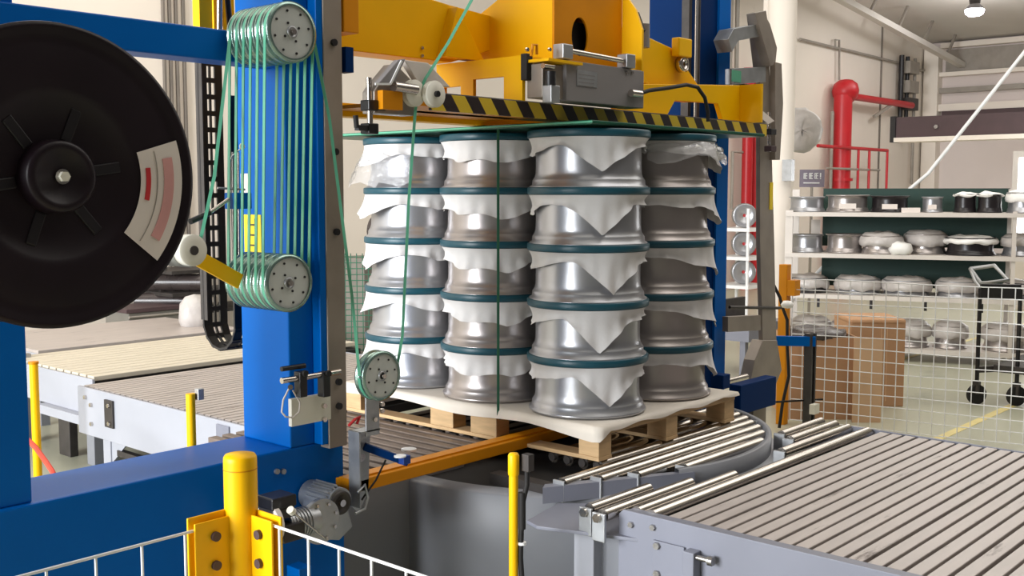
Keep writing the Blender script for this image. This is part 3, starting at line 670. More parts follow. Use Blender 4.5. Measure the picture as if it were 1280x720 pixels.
def skirt(base, bumps, flare, seed, waves=.006):
    rr = random.Random(seed); ph = [rr.uniform(0, 6.28) for _ in range(6)]; n = 144; m = 8; vs = []
    for i in range(n):
        t = 2 * PI * i / n
        L = base * (1 + .14 * math.sin(3 * t + ph[0]) + .09 * math.sin(7 * t + ph[1]))
        fl = 0
        for (ang, amp, wd, fa) in bumps:
            d = abs((t - math.radians(ang) + PI) % (2 * PI) - PI)
            k = max(0, 1 - d / math.radians(wd)); L += amp * k ** 1.25; fl += fa * k
        for j in range(m):
            v = j / (m - 1)
            rp_ = .2885 + waves * v * (math.sin(11 * t + ph[2]) + .7 * math.sin(23 * t + ph[3])) - .020 * math.sin(PI * min(1, v * .8)) / (1 + fl * 60) + (fl + flare) * v ** 1.3
            z = .2405 - L * v * (1 - min(.5, fl * 2.0))
            vs.append((rp_ * math.cos(t), rp_ * math.sin(t), z))
    fs = [(i * m + j, i * m + j + 1, ((i + 1) % n) * m + j + 1, ((i + 1) % n) * m + j) for i in range(n) for j in range(m - 1)]
    return MB().add(vs, fs, True)
for ci, (cxy, cn, m_) in enumerate(cols):
    for li in range(5):
        z = WZ0 + li * WP
        if cn: lb = 'silver wheel with dark edge ring in the %s, %s layer' % (cn, lay[li] if li in (0, 4) else lay[li] + ' from the bottom')
        else: lb = 'silver wheel in the hidden far row of the pallet stack'
        t = thing('truck_wheel', lb, 'wheel', (cxy[0], cxy[1], z), 'wheels stacked on the pallet' if cn else 'wheels in the hidden far row')
        t.rotation_euler.z = random.uniform(0, 6)
        mesh_part('rim', proto_rim[m_], t); mesh_part('wheel_disc', disc_me, t); mesh_part('edge_ring', ring_me, t)
        if cn:
            sd = ci * 10 + li; R_ = random.Random(sd)
            if ci == 0: sk = skirt(.050, [(234 + R_.uniform(-7, 9), .125 + R_.uniform(-.02, .03), 38, .004), (140, .04, 40, 0), (322, .02, 30, 0)], .0, sd)
            elif ci == 1: sk = skirt(.072, [(235 + R_.uniform(-20, 20), .04, 50, 0), (180, .03, 40, 0)], .002, sd)
            elif ci == 2: sk = skirt(.055, [(150 + R_.uniform(-10, 10), .085, 55, .034 + R_.uniform(-.012, .02)), (250, .03, 40, 0)], .0, sd)
            else: sk = skirt(.050, [(318 + R_.uniform(-8, 8), .125, 58, .040 + R_.uniform(-.012, .02)), (255, .025, 40, 0)], .0, sd)
            s_ = sk.build('foam_wrap', 'sheet_white'); s_.location = (cxy[0], cxy[1], z)
            tag(s_, 'white foam wrap hanging over the %s wheel of the %s' % (lay[li] if li in (0, 4) else lay[li] + '-layer', cn), 'foam wrap', 'foam wraps between the wheel layers')
# crinkled clear film tatters at the top corners
def tatter(pts, seed, label, cat='film'):
    rr = random.Random(seed); vs = []; n = len(pts); m = 7
    for i, (a, b) in enumerate(pts):
        a = Vector(a); b = Vector(b)
        for j in range(m):
            v = j / (m - 1); p = a.lerp(b, v)
            vs.append(p + Vector((rr.uniform(-.012, .012), rr.uniform(-.012, .012), rr.uniform(-.012, .012) + .02 * math.sin(v * PI))))
    fs = [(i * m + j, i * m + j + 1, (i + 1) * m + j + 1, (i + 1) * m + j) for i in range(n - 1) for j in range(m - 1)]
    o = MB().add(vs, fs, True).build('film_wrap', 'clear_film'); tag(o, label, cat)
pts = []
for k in range(13):
    an = math.radians(205 + k * 11); c_ = Vector((4.775, 3.23, 0)); e = Vector((math.cos(an), math.sin(an), 0))
    pts.append((c_ + e * .300 + Vector((0, 0, 2.06)), c_ + e * (.312 + .005 * k) + Vector((0, 0, 1.975 - .02 * math.sin(k)))))
tatter(pts, 3, 'crinkled clear plastic film over the top wheel of the right-hand column')
pts = []
for k in range(11):
    an = math.radians(120 + k * 10); c_ = Vector((4.18, 4.43, 0)); e = Vector((math.cos(an), math.sin(an), 0))
    pts.append((c_ + e * .300 + Vector((0, 0, 2.02)), c_ + e * (.315 + .014 * max(0, 6 - k)) + Vector((0, 0, 1.86 + .02 * math.sin(k * 2)))))
tatter(pts, 4, 'crinkled clear plastic film hanging off the top wheel of the far left column')

# ================================================================ BLUE GANTRY
gt = thing('gantry_frame', 'blue steel gantry of the strapping machine with base beam, posts and top beam', 'gantry', (2.6, 3.5, 0))
BY0, BY1 = 3.5, 3.84
MB().b(.2, 2.87, BY0, BY1, .14, .80).build('base_beam', 'blue', gt, bev=.008)
MB().b(2.60, 2.72, BY0, BY1 - .02, .80, 3.5).build('column', 'blue', gt, bev=.006)
MB().b(2.72, 2.752, BY0 - .05, BY1 - .02, .80, 3.5).build('rail_flange', 'blue', gt, bev=.003)
rl = MB().b(2.752, 2.845, BY0 - .055, BY0 + .06, .78, 3.5).build('guide_rail', 'rail', gt, bev=.003)
for z in (2.41, 1.98, 1.05, 1.66, .95): MB().cyl((2.80, BY0 - .056, z), (2.80, BY0 - .068, z), .014, n=12).build('screw', 'black_plastic', rl)
k = 0
MB().b(2.845, 2.858, BY0 - .02, BY0 + .03, .85, 3.4).build('rack_strip', 'black_plastic', gt)
MB().b(1.2, 1.572, BY0 + .02, BY1, .80, 3.0).build('post', 'blue', gt, bev=.006)
MB().b(.2, 2.60, BY0, BY0 + .14, 2.302, 2.415).build('upper_beam', 'blue', gt, bev=.006)
RX0, RX1 = 5.50, 5.90
MB().b(RX0, RX1, 3.50, 3.80, 0, 3.5).build('column', 'navy', gt, bev=.006)
MB().b(5.78, 5.91, 3.485, 3.5, .4, 3.5).build('cover_strip', 'blue', gt)
MB().b(2.60, RX1, 3.5, 3.8, 3.5, 3.72).build('top_beam', 'blue', gt)
for dx, m_ in ((-.012, 'chrome'), (-.035, 'dark_steel')):
    MB().cyl((RX0 + dx, 3.47 + dx, .6), (RX0 + dx, 3.47 + dx, 3.5), .013, n=10).build('guide_rod', m_, gt)
MB().b(RX0 - .03, RX0, 3.50, 3.55, .6, 3.5).build('guide_channel', 'dark_steel', gt)
MB().b(5.6, 6.0, 3.3, 3.6, .10, .35).build('foot', 'navy', gt)
for px in (345, 353):
    p = aY(px, 589, BY0); bolt(p, (0, -1, 0), .011, .012, gt, 'galvanised', 12)
# yellow capacity sticker and white tag on the column
p0 = aX(305, 268, 2.598); p1 = aX(327, 318, 2.598)
stk = MB().b(2.597, 2.600, min(p0.y, p1.y), max(p0.y, p1.y), p1.z, p0.z).build('warning_sticker', 'sticker_yellow', gt)
hh = p0.z - p1.z; yy0 = min(p0.y, p1.y); ww = abs(p0.y - p1.y)
for f0, f1, g0, g1 in ((.3, .36, .1, .9), (.66, .7, .1, .9), (.36, .66, .46, .50), (.36, .66, .2, .24), (.36, .66, .72, .76)):
    MB().b(2.5955, 2.597, yy0 + f0 * ww, yy0 + f1 * ww, p1.z + g0 * hh, p1.z + g1 * hh).build('printed_line', 'black_plastic', stk)
p0 = aX(301, 217, 2.598); MB().b(2.597, 2.600, p0.y - .05, p0.y, p0.z - .09, p0.z).build('white_tag', 'label_white', gt)

# sensor bracket on the column foot
sb = thing('sensor_bracket', 'pale switch plate with silver rods and black clamps at the column foot', 'bracket', (2.7, 3.42, .8))
a = aY(362, 495, 3.42); b = aY(412, 520, 3.42)
MB().b(a.x, b.x, 3.41, 3.43, aY(390, 528, 3.42).z, aY(390, 494, 3.42).z).build('plate', 'nylon', sb, bev=.002)
a = aY(352, 476, 3.38); b = aY(425, 482, 3.38)
MB().cyl((a.x, 3.38, a.z), (b.x, 3.38, a.z), .012, n=14).build('rod', 'chrome', sb)
MB().cyl((a.x, 3.38, a.z + .045), (a.x + .11, 3.38, a.z + .045), .010, n=12).build('rod', 'black_plastic', sb)
for px in (376, 405):
    p = aY(px, 480, 3.38); MB().b(p.x - .018, p.x + .018, 3.36, 3.40, p.z - .05, p.z + .05).build('clamp', 'black_plastic', sb, bev=.004)
    MB().cyl((p.x, 3.36, p.z + .045), (p.x, 3.345, p.z + .045), .012, n=10).build('knob', 'rubber', sb)
for px, py in ((404, 507), (404, 524)): bolt(aY(px, py, 3.41), (0, -1, 0), .011, .014, sb, 'chrome')
lp_ = [aY(x_, y_, 3.39) for x_, y_ in ((363, 482), (354, 500), (352, 515), (357, 521), (366, 522), (374, 515), (375, 503), (366, 488))]
MB().tube(lp_, .0035, 6).build('wire_loop', 'label_white', sb)
MB().cyl(aY(363, 484, 3.38), aY(363, 484, 3.36), .010, n=12).build('wire_eye', 'chrome', sb)

# ================================================================ GEAR MOTOR under the beam end
gm = thing('gear_motor', 'grey cast gear motor with finned housing below the end of the blue beam', 'motor', (2.55, 3.4, .4))
c = aY(425, 628, 3.30)
MB().cyl((c.x, 3.30, c.z), (c.x, 3.49, c.z), .058, n=28).build('gear_housing', 'galvanised', gm, bev=.004)
MB().lathe((c.x, 3.30, c.z), (0, -1, 0), [(.05, -.01), (.047, .012), (.034, .014), (.03, .004), (.001, .004)], 28).build('bearing_cover', 'dark_steel', gm)
MB().cyl((c.x, 3.30, c.z), (c.x, 3.28, c.z), .014, n=14).build('shaft_end', 'chrome', gm)
for k in range(6):
    an = math.radians(95 + k * 14)
    p = Vector((c.x + math.cos(an) * .06, 3.36, c.z + math.sin(an) * .06)); MB().bar(p - Vector((0, .05, 0)), p + Vector((0, .08, 0)), .005, .02, upv=(math.cos(an), 0, math.sin(an))).build('cooling_fin', 'galvanised', gm)
MB().prism([(c.x - .06, c.z), (c.x + .06, c.z), (c.x + .10, c.z - .13), (c.x + .03, c.z - .17), (c.x - .08, c.z - .14)], 'y', 3.34, 3.46).build('gear_case', 'galvanised', gm, bev=.008)
f = aY(402, 652, 3.27)
MB().cyl((f.x, 3.27, f.z), (f.x, 3.29, f.z), .088, n=40).build('flange_disc', 'galvanised', gm, bev=.003)
for k in range(8):
    an = k * PI / 4 + .3; bolt((f.x + .07 * math.cos(an), 3.27, f.z + .07 * math.sin(an)), (0, -1, 0), .007, .008, gm, 'chrome')
MB().cyl((f.x - .02, 3.29, f.z + .01), (f.x - .16, 3.29, f.z + .02), .052, n=24).build('motor_body', 'galvanised', gm, bev=.004)
for k in range(7): MB().cyl((f.x - .06 - k * .014, 3.29, f.z + .013), (f.x - .066 - k * .014, 3.29, f.z + .013), .058, n=24).build('motor_rib', 'galvanised', gm)
a = aY(352, 628, 3.25)
MB().b(a.x - .055, a.x + .055, 3.23, 3.33, a.z - .02, a.z + .025).build('terminal_box', 'black_plastic', gm, bev=.006)
MB().b(a.x - .05, a.x + .05, 3.235, 3.325, a.z - .06, a.z - .02).build('terminal_base', 'dark_steel', gm, bev=.004)
a = aY(362, 660, 3.25)
MB().b(a.x - .05, a.x + .05, 3.22, 3.34, a.z - .045, a.z + .02).build('brake_box', 'dark_steel', gm, bev=.006)
a = aY(335, 655, 3.27); MB().cyl((a.x, 3.27, a.z), (a.x + .02, 3.27, a.z), .075, n=30).build('fan_cover', 'label_white', gm, bev=.004)
p, q = aY(366, 640, 3.2), aY(405, 672, 3.24)
MB().cyl(p, q, .0045, n=8).build('release_lever', 'chrome', gm); MB().cyl(p + (p - q).normalized() * .02, p, .015, n=14).build('lever_knob', 'nylon', gm, bev=.003)
# blue foot post of the motor mount
p = aY(372, 706, 3.35); tag(MB().b(p.x - .03, p.x + .03, 3.3, 3.38, 0, p.z).build('mount_post', 'blue', None, bev=.003), 'short blue post standing below the gear motor', 'post')

# galvanised strap guide at the beam end, with pulley
gd = thing('strap_guide', 'grey pulley on a galvanised bracket beside the blue beam end', 'pulley bracket', (2.9, 3.3, .6))
a = aY(442, 540, 3.36)
MB().prism([(a.x - .02, a.z + .01), (a.x + .09, a.z + .01), (a.x + .075, a.z - .26), (a.x + .02, a.z - .34), (a.x - .02, a.z - .30)], 'y', 3.36, 3.367).build('guide_plate', 'galvanised', gd, bev=.001)
MB().b(a.x - .022, a.x - .014, 3.30, 3.367, a.z - .3, a.z + .01).build('folded_edge', 'galvanised', gd)
MB().b(a.x - .02, a.x + .09, 3.30, 3.367, a.z + .004, a.z + .010).build('top_fold', 'galvanised', gd)
MB().cyl((a.x + .01, 3.35, a.z - .1), (a.x + .01, 3.32, a.z - .1), .016, n=12).build('spacer', 'chrome', gd)
MB().tube([aY(x_, y_, 3.29) for x_, y_ in ((447, 616), (456, 606), (460, 622), (456, 636), (444, 642))], .006).build('guide_wire', 'galvanised', gd)
q = aY(462, 516, 3.32)
MB().b(q.x - .036, q.x + .036, 3.30, 3.308, q.z - .09, q.z + .10).build('pulley_arm', 'galvanised', gd, bev=.002)
IC = aY(478, 470, 3.25)
def pulley(c, r, wd, parent, nm='pulley', face='pulley_face'):
    o = MB().lathe(c, (0, 1, 0), [(r * .86, 0), (r * .9, 0), (r, .004), (r, .010), (r * .93, .014), (r * .93, wd - .014), (r, wd - .01), (r, wd - .003), (r * .9, wd), (r * .86, wd)], 48).build(nm, 'pulley_rim', parent)
    return o
def face_plate(c, r, parent, nb=8):
    f = MB().cyl(c, c + Vector((0, .006, 0)), r * .88, n=44).build('front_plate', 'pulley_face', parent)
    for k in range(nb):  # small black discs painted as the dark of drilled holes
        an = 2 * PI * k / nb + .25; bolt(c + Vector((math.cos(an) * r * .7, 0, math.sin(an) * r * .7)), (0, -1, 0), r * .042, .003, f, 'black_plastic', 10)
    for k in range(4):
        an = PI / 2 * k + .5; bolt(c + Vector((math.cos(an) * r * .32, 0, math.sin(an) * r * .32)), (0, -1, 0), r * .042, .003, f, 'black_plastic', 10)
    MB().lathe(c, (0, -1, 0), [(r * .2, 0), (r * .2, .006), (r * .14, .008), (r * .13, .004), (.001, .004)], 20).build('hub_ring', 'galvanised', f)
    MB().cyl(c, c - Vector((0, .018, 0)), r * .085, n=14).build('axle_bolt', 'chrome', f)
pulley(IC, .101, .055, gd); face_plate(IC + Vector((0, .004, 0)), .101, gd)
MB().cyl(IC, IC + Vector((0, .07, 0)), .015, n=12).build('axle', 'steel', gd)
for px, py in ((477, 505), (477, 513), (468, 524)): bolt(aY(px, py, 3.298), (0, -1, 0), .010, .01, gd, 'chrome')
MB().tube([aY(x_, y_, 3.28) for x_, y_ in ((436, 532), (444, 524), (450, 520), (446, 530))], .006).build('red_cable', 'label_red', gd)
MB().tube([aY(x_, y_, 3.3) for x_, y_ in ((482, 575), (470, 600), (452, 625))], .004).build('black_cable', 'rubber', gd)
# blue sensor on the lance side
p = aY(490, 574, 3.28)
sn = thing('proximity_sensor', 'small dark blue sensor arm with a white disc above the yellow lance', 'sensor', p)
MB().bar(aY(455, 558, 3.34), aY(510, 578, 3.24), .03, .03).build('arm', 'navy', sn, bev=.003)
MB().b(*(lambda e: (e.x - .02, e.x + .02, 3.22, 3.26, e.z - .015, e.z + .02))(aY(505, 575, 3.24))).build('sensor_head', 'cable_blue', sn, bev=.003)
MB().cyl(aY(500, 571, 3.24), aY(500, 571, 3.24) + Vector((0, 0, .006)), .025, n=18).build('white_disc', 'white_wire', sn)
e = aZ(511, 563, .655); tag(MB().cyl(e, e + Vector((0, 0, .008)), .035, n=24).build('white_cap', 'white_wire'), 'flat white cap lying on the dark deck profiles', 'cap')

# ================================================================ PULLEY STACKS of the strap accumulator
def stack(cf, r, label, arm):
    t = thing('pulley_stack', label, 'pulleys', cf, 'accumulator pulley stacks')
    for k in range(6): pulley(cf + Vector((0, k * .043, 0)), r, .041, t)
    face_plate(cf + Vector((0, .006, 0)), r, t)
    MB().cyl(cf + Vector((0, .01, 0)), cf + Vector((0, .30, 0)), .02, n=14).build('axle', 'steel', t)
    MB().b(cf.x - .05, 2.64, cf.y + .262, cf.y + .274, cf.z - .07, cf.z + .07).build('mount_plate', 'navy', t)
    return t
UC = aY(366, 40, 3.22); LC = aY(362, 354, 3.22)
stack(UC, .109, 'upper stack of six grooved grey pulleys at the top of the blue column', 0)
stack(LC, .106, 'lower stack of six grooved grey pulleys below the yellow sticker', 0)

# strap threading: one long green strap
sbd = thing('strap_line', 'green strap threaded up and down between the two pulley stacks', 'strap', (UC.x, UC.y, LC.z))
def strap(pts, wd=.011, th=.0016, nm='strap_run', parent=None, m='strap_green', face=(0, 1, 0)):
    mb = MB(); pts = [Vector(p) for p in pts]; vs = []
    for i, p in enumerate(pts):
        d = (pts[min(i + 1, len(pts) - 1)] - pts[max(i - 1, 0)]).normalized()
        u = Vector(face); u = (u - d * u.dot(d)).normalized(); n_ = d.cross(u)
        for a_, b_ in ((-1, -1), (1, -1), (1, 1), (-1, 1)): vs.append(p + u * (a_ * wd / 2) + n_ * (b_ * th / 2))
    fs = [(i * 4 + k, i * 4 + (k + 1) % 4, i * 4 + 4 + (k + 1) % 4, i * 4 + 4 + k) for i in range(len(pts) - 1) for k in range(4)] + [(3, 2, 1, 0), tuple(len(pts) * 4 - 4 + k for k in range(4))]
    return mb.add(vs, fs).build(nm, m, parent)
for k in range(6):
    y = UC.y + .0205 + k * .043
    strap([(UC.x - .105, y, UC.z), (LC.x - .102, y, LC.z)], .0145, .003, parent=sbd)
    strap([(UC.x + .105, y, UC.z), (LC.x + .102, y + .0, LC.z)], .0145, .003, parent=sbd)
for cc, rr_, a0, a1 in ((UC, .105, 0, PI), (LC, .102, PI, 2 * PI)):
    for k in range(6):
        y = cc.y + .0205 + k * .043
        strap([(cc.x + rr_ * math.cos(a0 + (a1 - a0) * i / 20), y, cc.z + rr_ * math.sin(a0 + (a1 - a0) * i / 20)) for i in range(21)], .016, .003, nm='strap_wrap', parent=sbd, m='strap_green')
ya = UC.y + .0205
strap([(UC.x + .104, ya, UC.z + .01), aY(412, 150, 3.24), aY(440, 370, 3.25), (IC.x - .098, 3.275, IC.z + .01)], .0115, .003, parent=sbd, face=(.78, -.63, 0))
strap([(IC.x + .098 * math.cos(PI + PI * i / 16), 3.277, IC.z + .098 * math.sin(PI + PI * i / 16)) for i in range(17)], .016, .003, nm='strap_wrap', parent=sbd)
TPc = aY(530, 118, 3.12)
strap([(IC.x + .098, 3.277, IC.z), aY(503, 420, 3.25), aY(511, 250, 3.18), aY(519, 140, 3.12)], .0115, .003, parent=sbd, face=(.78, -.63, 0))
strap([aY(519, 140, 3.12), aY(522, 118, 3.11), aY(532, 98, 3.10), aY(560, 54, 3.09), aY(594, -8, 3.08), aY(640, -80, 3.07)], .0115, .003, parent=sbd, face=(.78, -.63, 0))
NY = aY(240, 313, 3.25)
strap([(UC.x - .1, UC.y + .24, UC.z), aY(268, 220, 3.3), (NY.x + .04, 3.27, NY.z + .01)], .0115, .003, parent=sbd, face=(.78, -.63, 0))

# nylon guide roller on yellow arm
na = thing('guide_arm', 'white nylon roller on a yellow arm between reel and drag chain', 'guide roller', NY)
MB().lathe(NY, (0, 1, 0), [(.012, -.012), (.022, -.012), (.030, -.010), (.052, -.010), (.054, -.006), (.054, .03), (.05, .034), (.03, .034), (.012, .03)], 32).build('nylon_roller', 'nylon', na)
MB().cyl(NY + Vector((0, -.016, 0)), NY + Vector((0, .06, 0)), .016, n=14).build('axle', 'dark_steel', na)
MB().bar(aY(228, 312, 3.33), aY(300, 352, 3.36), .012, .055).build('arm', 'yellow', na, bev=.002)
MB().bar(NY + Vector((-.07, .04, -.02)), NY + Vector((.02, .04, -.03)), .02, .06).build('fork_plate', 'galvanised', na, bev=.002)
lv = thing('clamp_lever', 'silver clamp lever with black grip left of the blue column', 'lever', aY(285, 250, 3.5))
MB().cyl(aY(262, 266, 3.45), aY(286, 249, 3.45), .007, n=10).build('lever_rod', 'chrome', lv)
MB().cyl(aY(238, 277, 3.43), aY(262, 266, 3.45), .011, n=12).build('grip', 'black_plastic', lv)
MB().b(*(lambda e: (e.x - .02, e.x + .06, 3.44, 3.5, e.z - .03, e.z + .03))(aY(292, 251, 3.47))).build('clamp_block', 'blue', lv, bev=.003)
rd = thing('limit_rods', 'thin vertical steel rods with a wire eye beside the blue column edge', 'rods', aY(292, 300, 3.6))
for px in (287, 292, 299): MB().cyl(aY(px, 330, 3.6), aY(px - 1, 190, 3.6), .004, n=8).build('rod', 'steel', rd)
MB().cyl(aY(272, 235, 3.6), aY(306, 237, 3.6), .004, n=8).build('cross_rod', 'steel', rd)
MB().lathe(aY(303, 183, 3.48), (0, 1, 0), [(.006, 0), (.012, 0), (.012, .004), (.006, .004)], 16, close=True).build('eye_washer', 'white_wire', rd)
MB().tube([aY(302, 185, 3.49), aY(290, 195, 3.52), aY(285, 210, 3.55), aY(285, 235, 3.6)], .003, 6).build('wire', 'steel', rd)

# ================================================================ STRAP REEL
RC = Vector((1.347, 2.80, 1.860)); RR = .400
re_ = thing('strap_reel', 'large dark plastic strap reel with white and red label at the upper left', 'reel', RC)
MB().lathe(RC, (0, -1, 0), [(.0, -.02), (.13, -.02), (.19, -.016), (.215, .0), (.235, .006), (.34, .004), (.37, .0), (.385, .012), (.398, .010), (.400, 0), (.396, -.010), (.37, -.016), (.2, -.03), (.0, -.035)], 96).build('front_flange', 'reel_black', re_)
MB().lathe(RC + Vector((0, .21, 0)), (0, 1, 0), [(.0, 0), (.385, 0), (.4, .004), (.4, .02), (.38, .024), (0, .024)], 96).build('rear_flange', 'reel_black', re_)
MB().cyl(RC + Vector((0, .03, 0)), RC + Vector((0, .21, 0)), .33, n=72).build('strap_coil', 'strap_dark', re_)
hb = MB().lathe(RC, (0, -1, 0), [(.098, -.02), (.094, .028), (.088, .036), (.07, .036), (.066, .030), (.0, .030)], 48).build('hub', 'reel_black', re_)
bolt(RC + Vector((0, -.030, 0)), (0, -1, 0), .014, .02, hb, 'nylon'); MB().cyl(RC + Vector((0, -.028, 0)), RC + Vector((0, -.036, 0)), .02, n=20).build('washer', 'steel', hb)
for k in range(6):
    an = k * PI / 3 + 1.2; d = Vector((math.cos(an), 0, math.sin(an)))
    MB().bar(RC + d * .10 + Vector((0, .0205, 0)), RC + d * .19 + Vector((0, .0165, 0)), .03, .008, upv=(0, 1, 0)).build('spoke', 'reel_inner', re_, bev=.003)
def arc_plate(r0, r1, a0, a1, off, n=24):
    vs = []; 
    for i in range(n + 1):
        an = a0 + (a1 - a0) * i / n; d = Vector((math.cos(an), 0, math.sin(an)))
        for r in (r0, r1):
            for o_ in (0, .002): vs.append(RC + d * r - Vector((0, off + o_, 0)))
    fs = []
    for i in range(n):
        a_ = i * 4; b_ = a_ + 4
        fs += [(a_ + 1, a_ + 3, b_ + 3, b_ + 1), (a_, b_, b_ + 2, a_ + 2), (a_, a_ + 1, b_ + 1, b_), (a_ + 2, b_ + 2, b_ + 3, a_ + 3)]
    fs += [(0, 2, 3, 1), (n * 4, n * 4 + 1, n * 4 + 3, n * 4 + 2)]
    return MB().add(vs, fs)
R_ = math.radians
lbp = arc_plate(.235, .362, R_(-40), R_(17), .0095).build('label', 'label_white', re_)
arc_plate(.250, .264, R_(-14), R_(6), .012).build('red_mark', 'label_red', lbp)
arc_plate(.305, .335, R_(-32), R_(10), .012).build('pink_text_band', 'label_pink', lbp)
arc_plate(.284, .286, R_(-38), R_(15), .012).build('dividing_line', 'pipe_grey', lbp)
MB().cyl(RC + Vector((0, .2, 0)), Vector((RC.x, BY0 + .03, RC.z)), .03, n=16).build('axle', 'steel', re_)

# ================================================================ DRAG CHAIN
dc = thing('drag_chain', 'black ladder-shaped drag chain hanging beside the blue column', 'cable chain', (2.65, 4.1, 1.2))
link_me = None
CX0, CX1 = 2.60, 2.715
def chain_link(p, nrm, tng):
    # frame with two windows; nrm = out of the flat face, tng = along the chain
    global link_me
    if link_me is None:
        mb = MB()
        for x0, x1 in ((-.058, -.016), (-.003, .005), (.024, .060)): mb.b(x0, x1, -.005, .005, -.035, .035)
        mb.b(-.016, .024, -.005, .005, -.035, -.014)
        o = mb.build('chain_link', 'black_plastic'); link_me = o.data; bpy.data.objects.remove(o)
    o = bpy.data.objects.new('chain_link', link_me); C.objects.link(o); o.parent = dc
    xx = Vector((1, 0, 0)); mt = Matrix((xx, nrm, tng)).transposed().to_4x4()
    o.matrix_parent_inverse = Matrix.Translation(-dc.location); o.matrix_local = Matrix.Translation(-dc.location)
    o.matrix_basis = Matrix.Translation(p) @ mt
    return o
zc, rb = 1.27, .115
z = zc
while z < 3.2: chain_link(Vector((2.657, 4.1, z)), Vector((0, 1, 0)), Vector((0, 0, 1))); z += .070
z = zc
while z < 2.2: chain_link(Vector((2.657, 4.1 - 2 * rb, z)), Vector((0, 1, 0)), Vector((0, 0, 1))); z += .070
for k in range(1, 7):
    an = PI * k / 7; p = Vector((2.657, 4.1 - rb + rb * math.cos(an), zc - rb * math.sin(an)))
    chain_link(p, Vector((0, math.cos(an), -math.sin(an))), Vector((0, math.sin(an), math.cos(an))))
MB().b(2.60, 2.605, 4.07, 4.12, 1.27, 3.2).build('guide_angle', 'dark_steel', dc)
e = aY(262, 15, 4.0)
cb_ = thing('cable_anchor', 'yellow bracket with metal fittings at the top of the drag chain', 'bracket', e)
MB().b(e.x - .08, e.x - .02, 3.95, 4.0, e.z - .1, e.z + .2).build('bracket', 'yellow', cb_)
MB().b(e.x + .02, e.x + .12, 4.0, 4.05, e.z - .12, e.z + .2).build('plate', 'yellow', cb_)
MB().cyl((e.x, 3.93, e.z - .08), (e.x + .01, 3.93, e.z + .2), .014).build('fitting', 'chrome', cb_)
MB().cyl((e.x + .05, 3.93, e.z - .06), (e.x + .03, 3.93, e.z + .2), .012).build('hose', 'black_plastic', cb_)

# ================================================================ NEAR CORNER FENCE
FZ = 1.05; FX, FY = 1.428, 2.10
pp = aD(300, 570, 2.5)
PXc, PYc = pp.x, pp.y
nf = thing('corner_fence', 'white wire fence panels bolted to a yellow corner post in the foreground', 'fence', (PXc, PYc, 0))
MB().lathe((PXc, PYc, 0), (0, 0, 1), [(.038, 0), (.038, pp.z - .012), (.0375, pp.z - .002), (.034, pp.z + .004), (.001, pp.z + .006)], 40).build('post', 'yellow', nf)
MB().lathe((PXc, PYc, 0), (0, 0, 1), [(.0385, pp.z - .03), (.0385, pp.z - .027)], 40).build('cap_joint', 'orange', nf)
# left flange: plate along -X ; right flange: plate along -Y
zt = aD(250, 655, 2.42).z
MB().b(PXc - .125, PXc - .03, PYc - .006, PYc + .0, .2, zt).build('flange', 'yellow', nf, bev=.002)
MB().b(PXc - .133, PXc - .03, PYc + .010, PYc + .016, .2, zt + .012).build('flange', 'yellow', nf, bev=.002)
MB().b(PXc + .0, PXc + .006, PYc - .115, PYc - .03, .2, zt).build('flange', 'yellow', nf, bev=.002)
MB().b(PXc + .018, PXc + .024, PYc - .125, PYc - .03, .2, zt + .008).build('flange', 'yellow', nf, bev=.002)
for z in (zt - .038, zt - .105): 
    bolt((PXc - .075, PYc - .006, z), (0, -1, 0), .011, .009, nf, 'girder', 16); bolt((PXc, PYc - .07, z), (-1, 0, 0), .011, .009, nf, 'girder', 16)
fzl = aD(240, 675, 2.36).z
pl_ = MB().cyl((PXc - .12, PYc + .003, fzl), (PXc - 1.2, PYc + .003, fzl), .0035, n=8).build('top_wire', 'white_wire', nf)
MB().cyl((PXc + .011, PYc - .10, fzl + .004), (PXc + .011, PYc - 1.4, fzl + .004), .0035, n=8).build('top_wire', 'white_wire', nf)
for k in range(11):
    MB().cyl((PXc - .145 - k * .104, PYc + .003, .2), (PXc - .145 - k * .104, PYc + .003, fzl), .003, n=8).build('upright_wire', 'white_wire', nf)
    MB().cyl((PXc + .011, PYc - .13 - k * .104, .2), (PXc + .011, PYc - .13 - k * .104, fzl + .004), .003, n=8).build('upright_wire', 'white_wire', nf)
for k in range(1, 7):
    MB().cyl((PXc - .12, PYc + .008, fzl - k * .12), (PXc - 1.2, PYc + .008, fzl - k * .12), .003, n=6).build('cross_wire', 'white_wire', nf)
    MB().cyl((PXc + .016, PYc - .10, fzl - k * .12), (PXc + .016, PYc - 1.4, fzl - k * .12), .003, n=6).build('cross_wire', 'white_wire', nf)

# ================================================================ LEFT CONVEYORS (beyond the blue beam)
lc = thing('slat_conveyor', 'pale grey slat conveyor with wide side beam behind the blue base beam', 'conveyor', (3.27, 5.6, 0))
MB().b(3.25, 3.27, 4.76, 6.58, .30, .60).build('side_beam', 'pale_paint', lc, bev=.004)
MB().b(3.27, 5.3, 4.80, 6.58, .50, .55).build('chain_bed', 'under_dark', lc)
MB().b(5.3, 5.32, 4.76, 6.58, .30, .60).build('side_beam', 'pale_paint', lc)
y = 6.56
while y > 4.83:
    MB().b(3.285, 5.28, y - .0545, y, .575, .600).build('slat', 'slat', lc); y -= .065
MB().b(3.235, 3.25, 6.12, 6.22, .39, .56).build('hinge_plate', 'dark_steel', lc, bev=.003)
for yy, zz in ((6.15, .53), (6.15, .42), (6.47, .54), (6.4, .5), (6.4, .38)): bolt((3.235 if yy < 6.3 else 3.25, yy, zz), (-1, 0, 0), .014, .015, lc, 'chrome')
MB().b(3.24, 3.25, 4.9, 5.02, .42, .58).build('cover_box', 'grey_paint', lc, bev=.004)
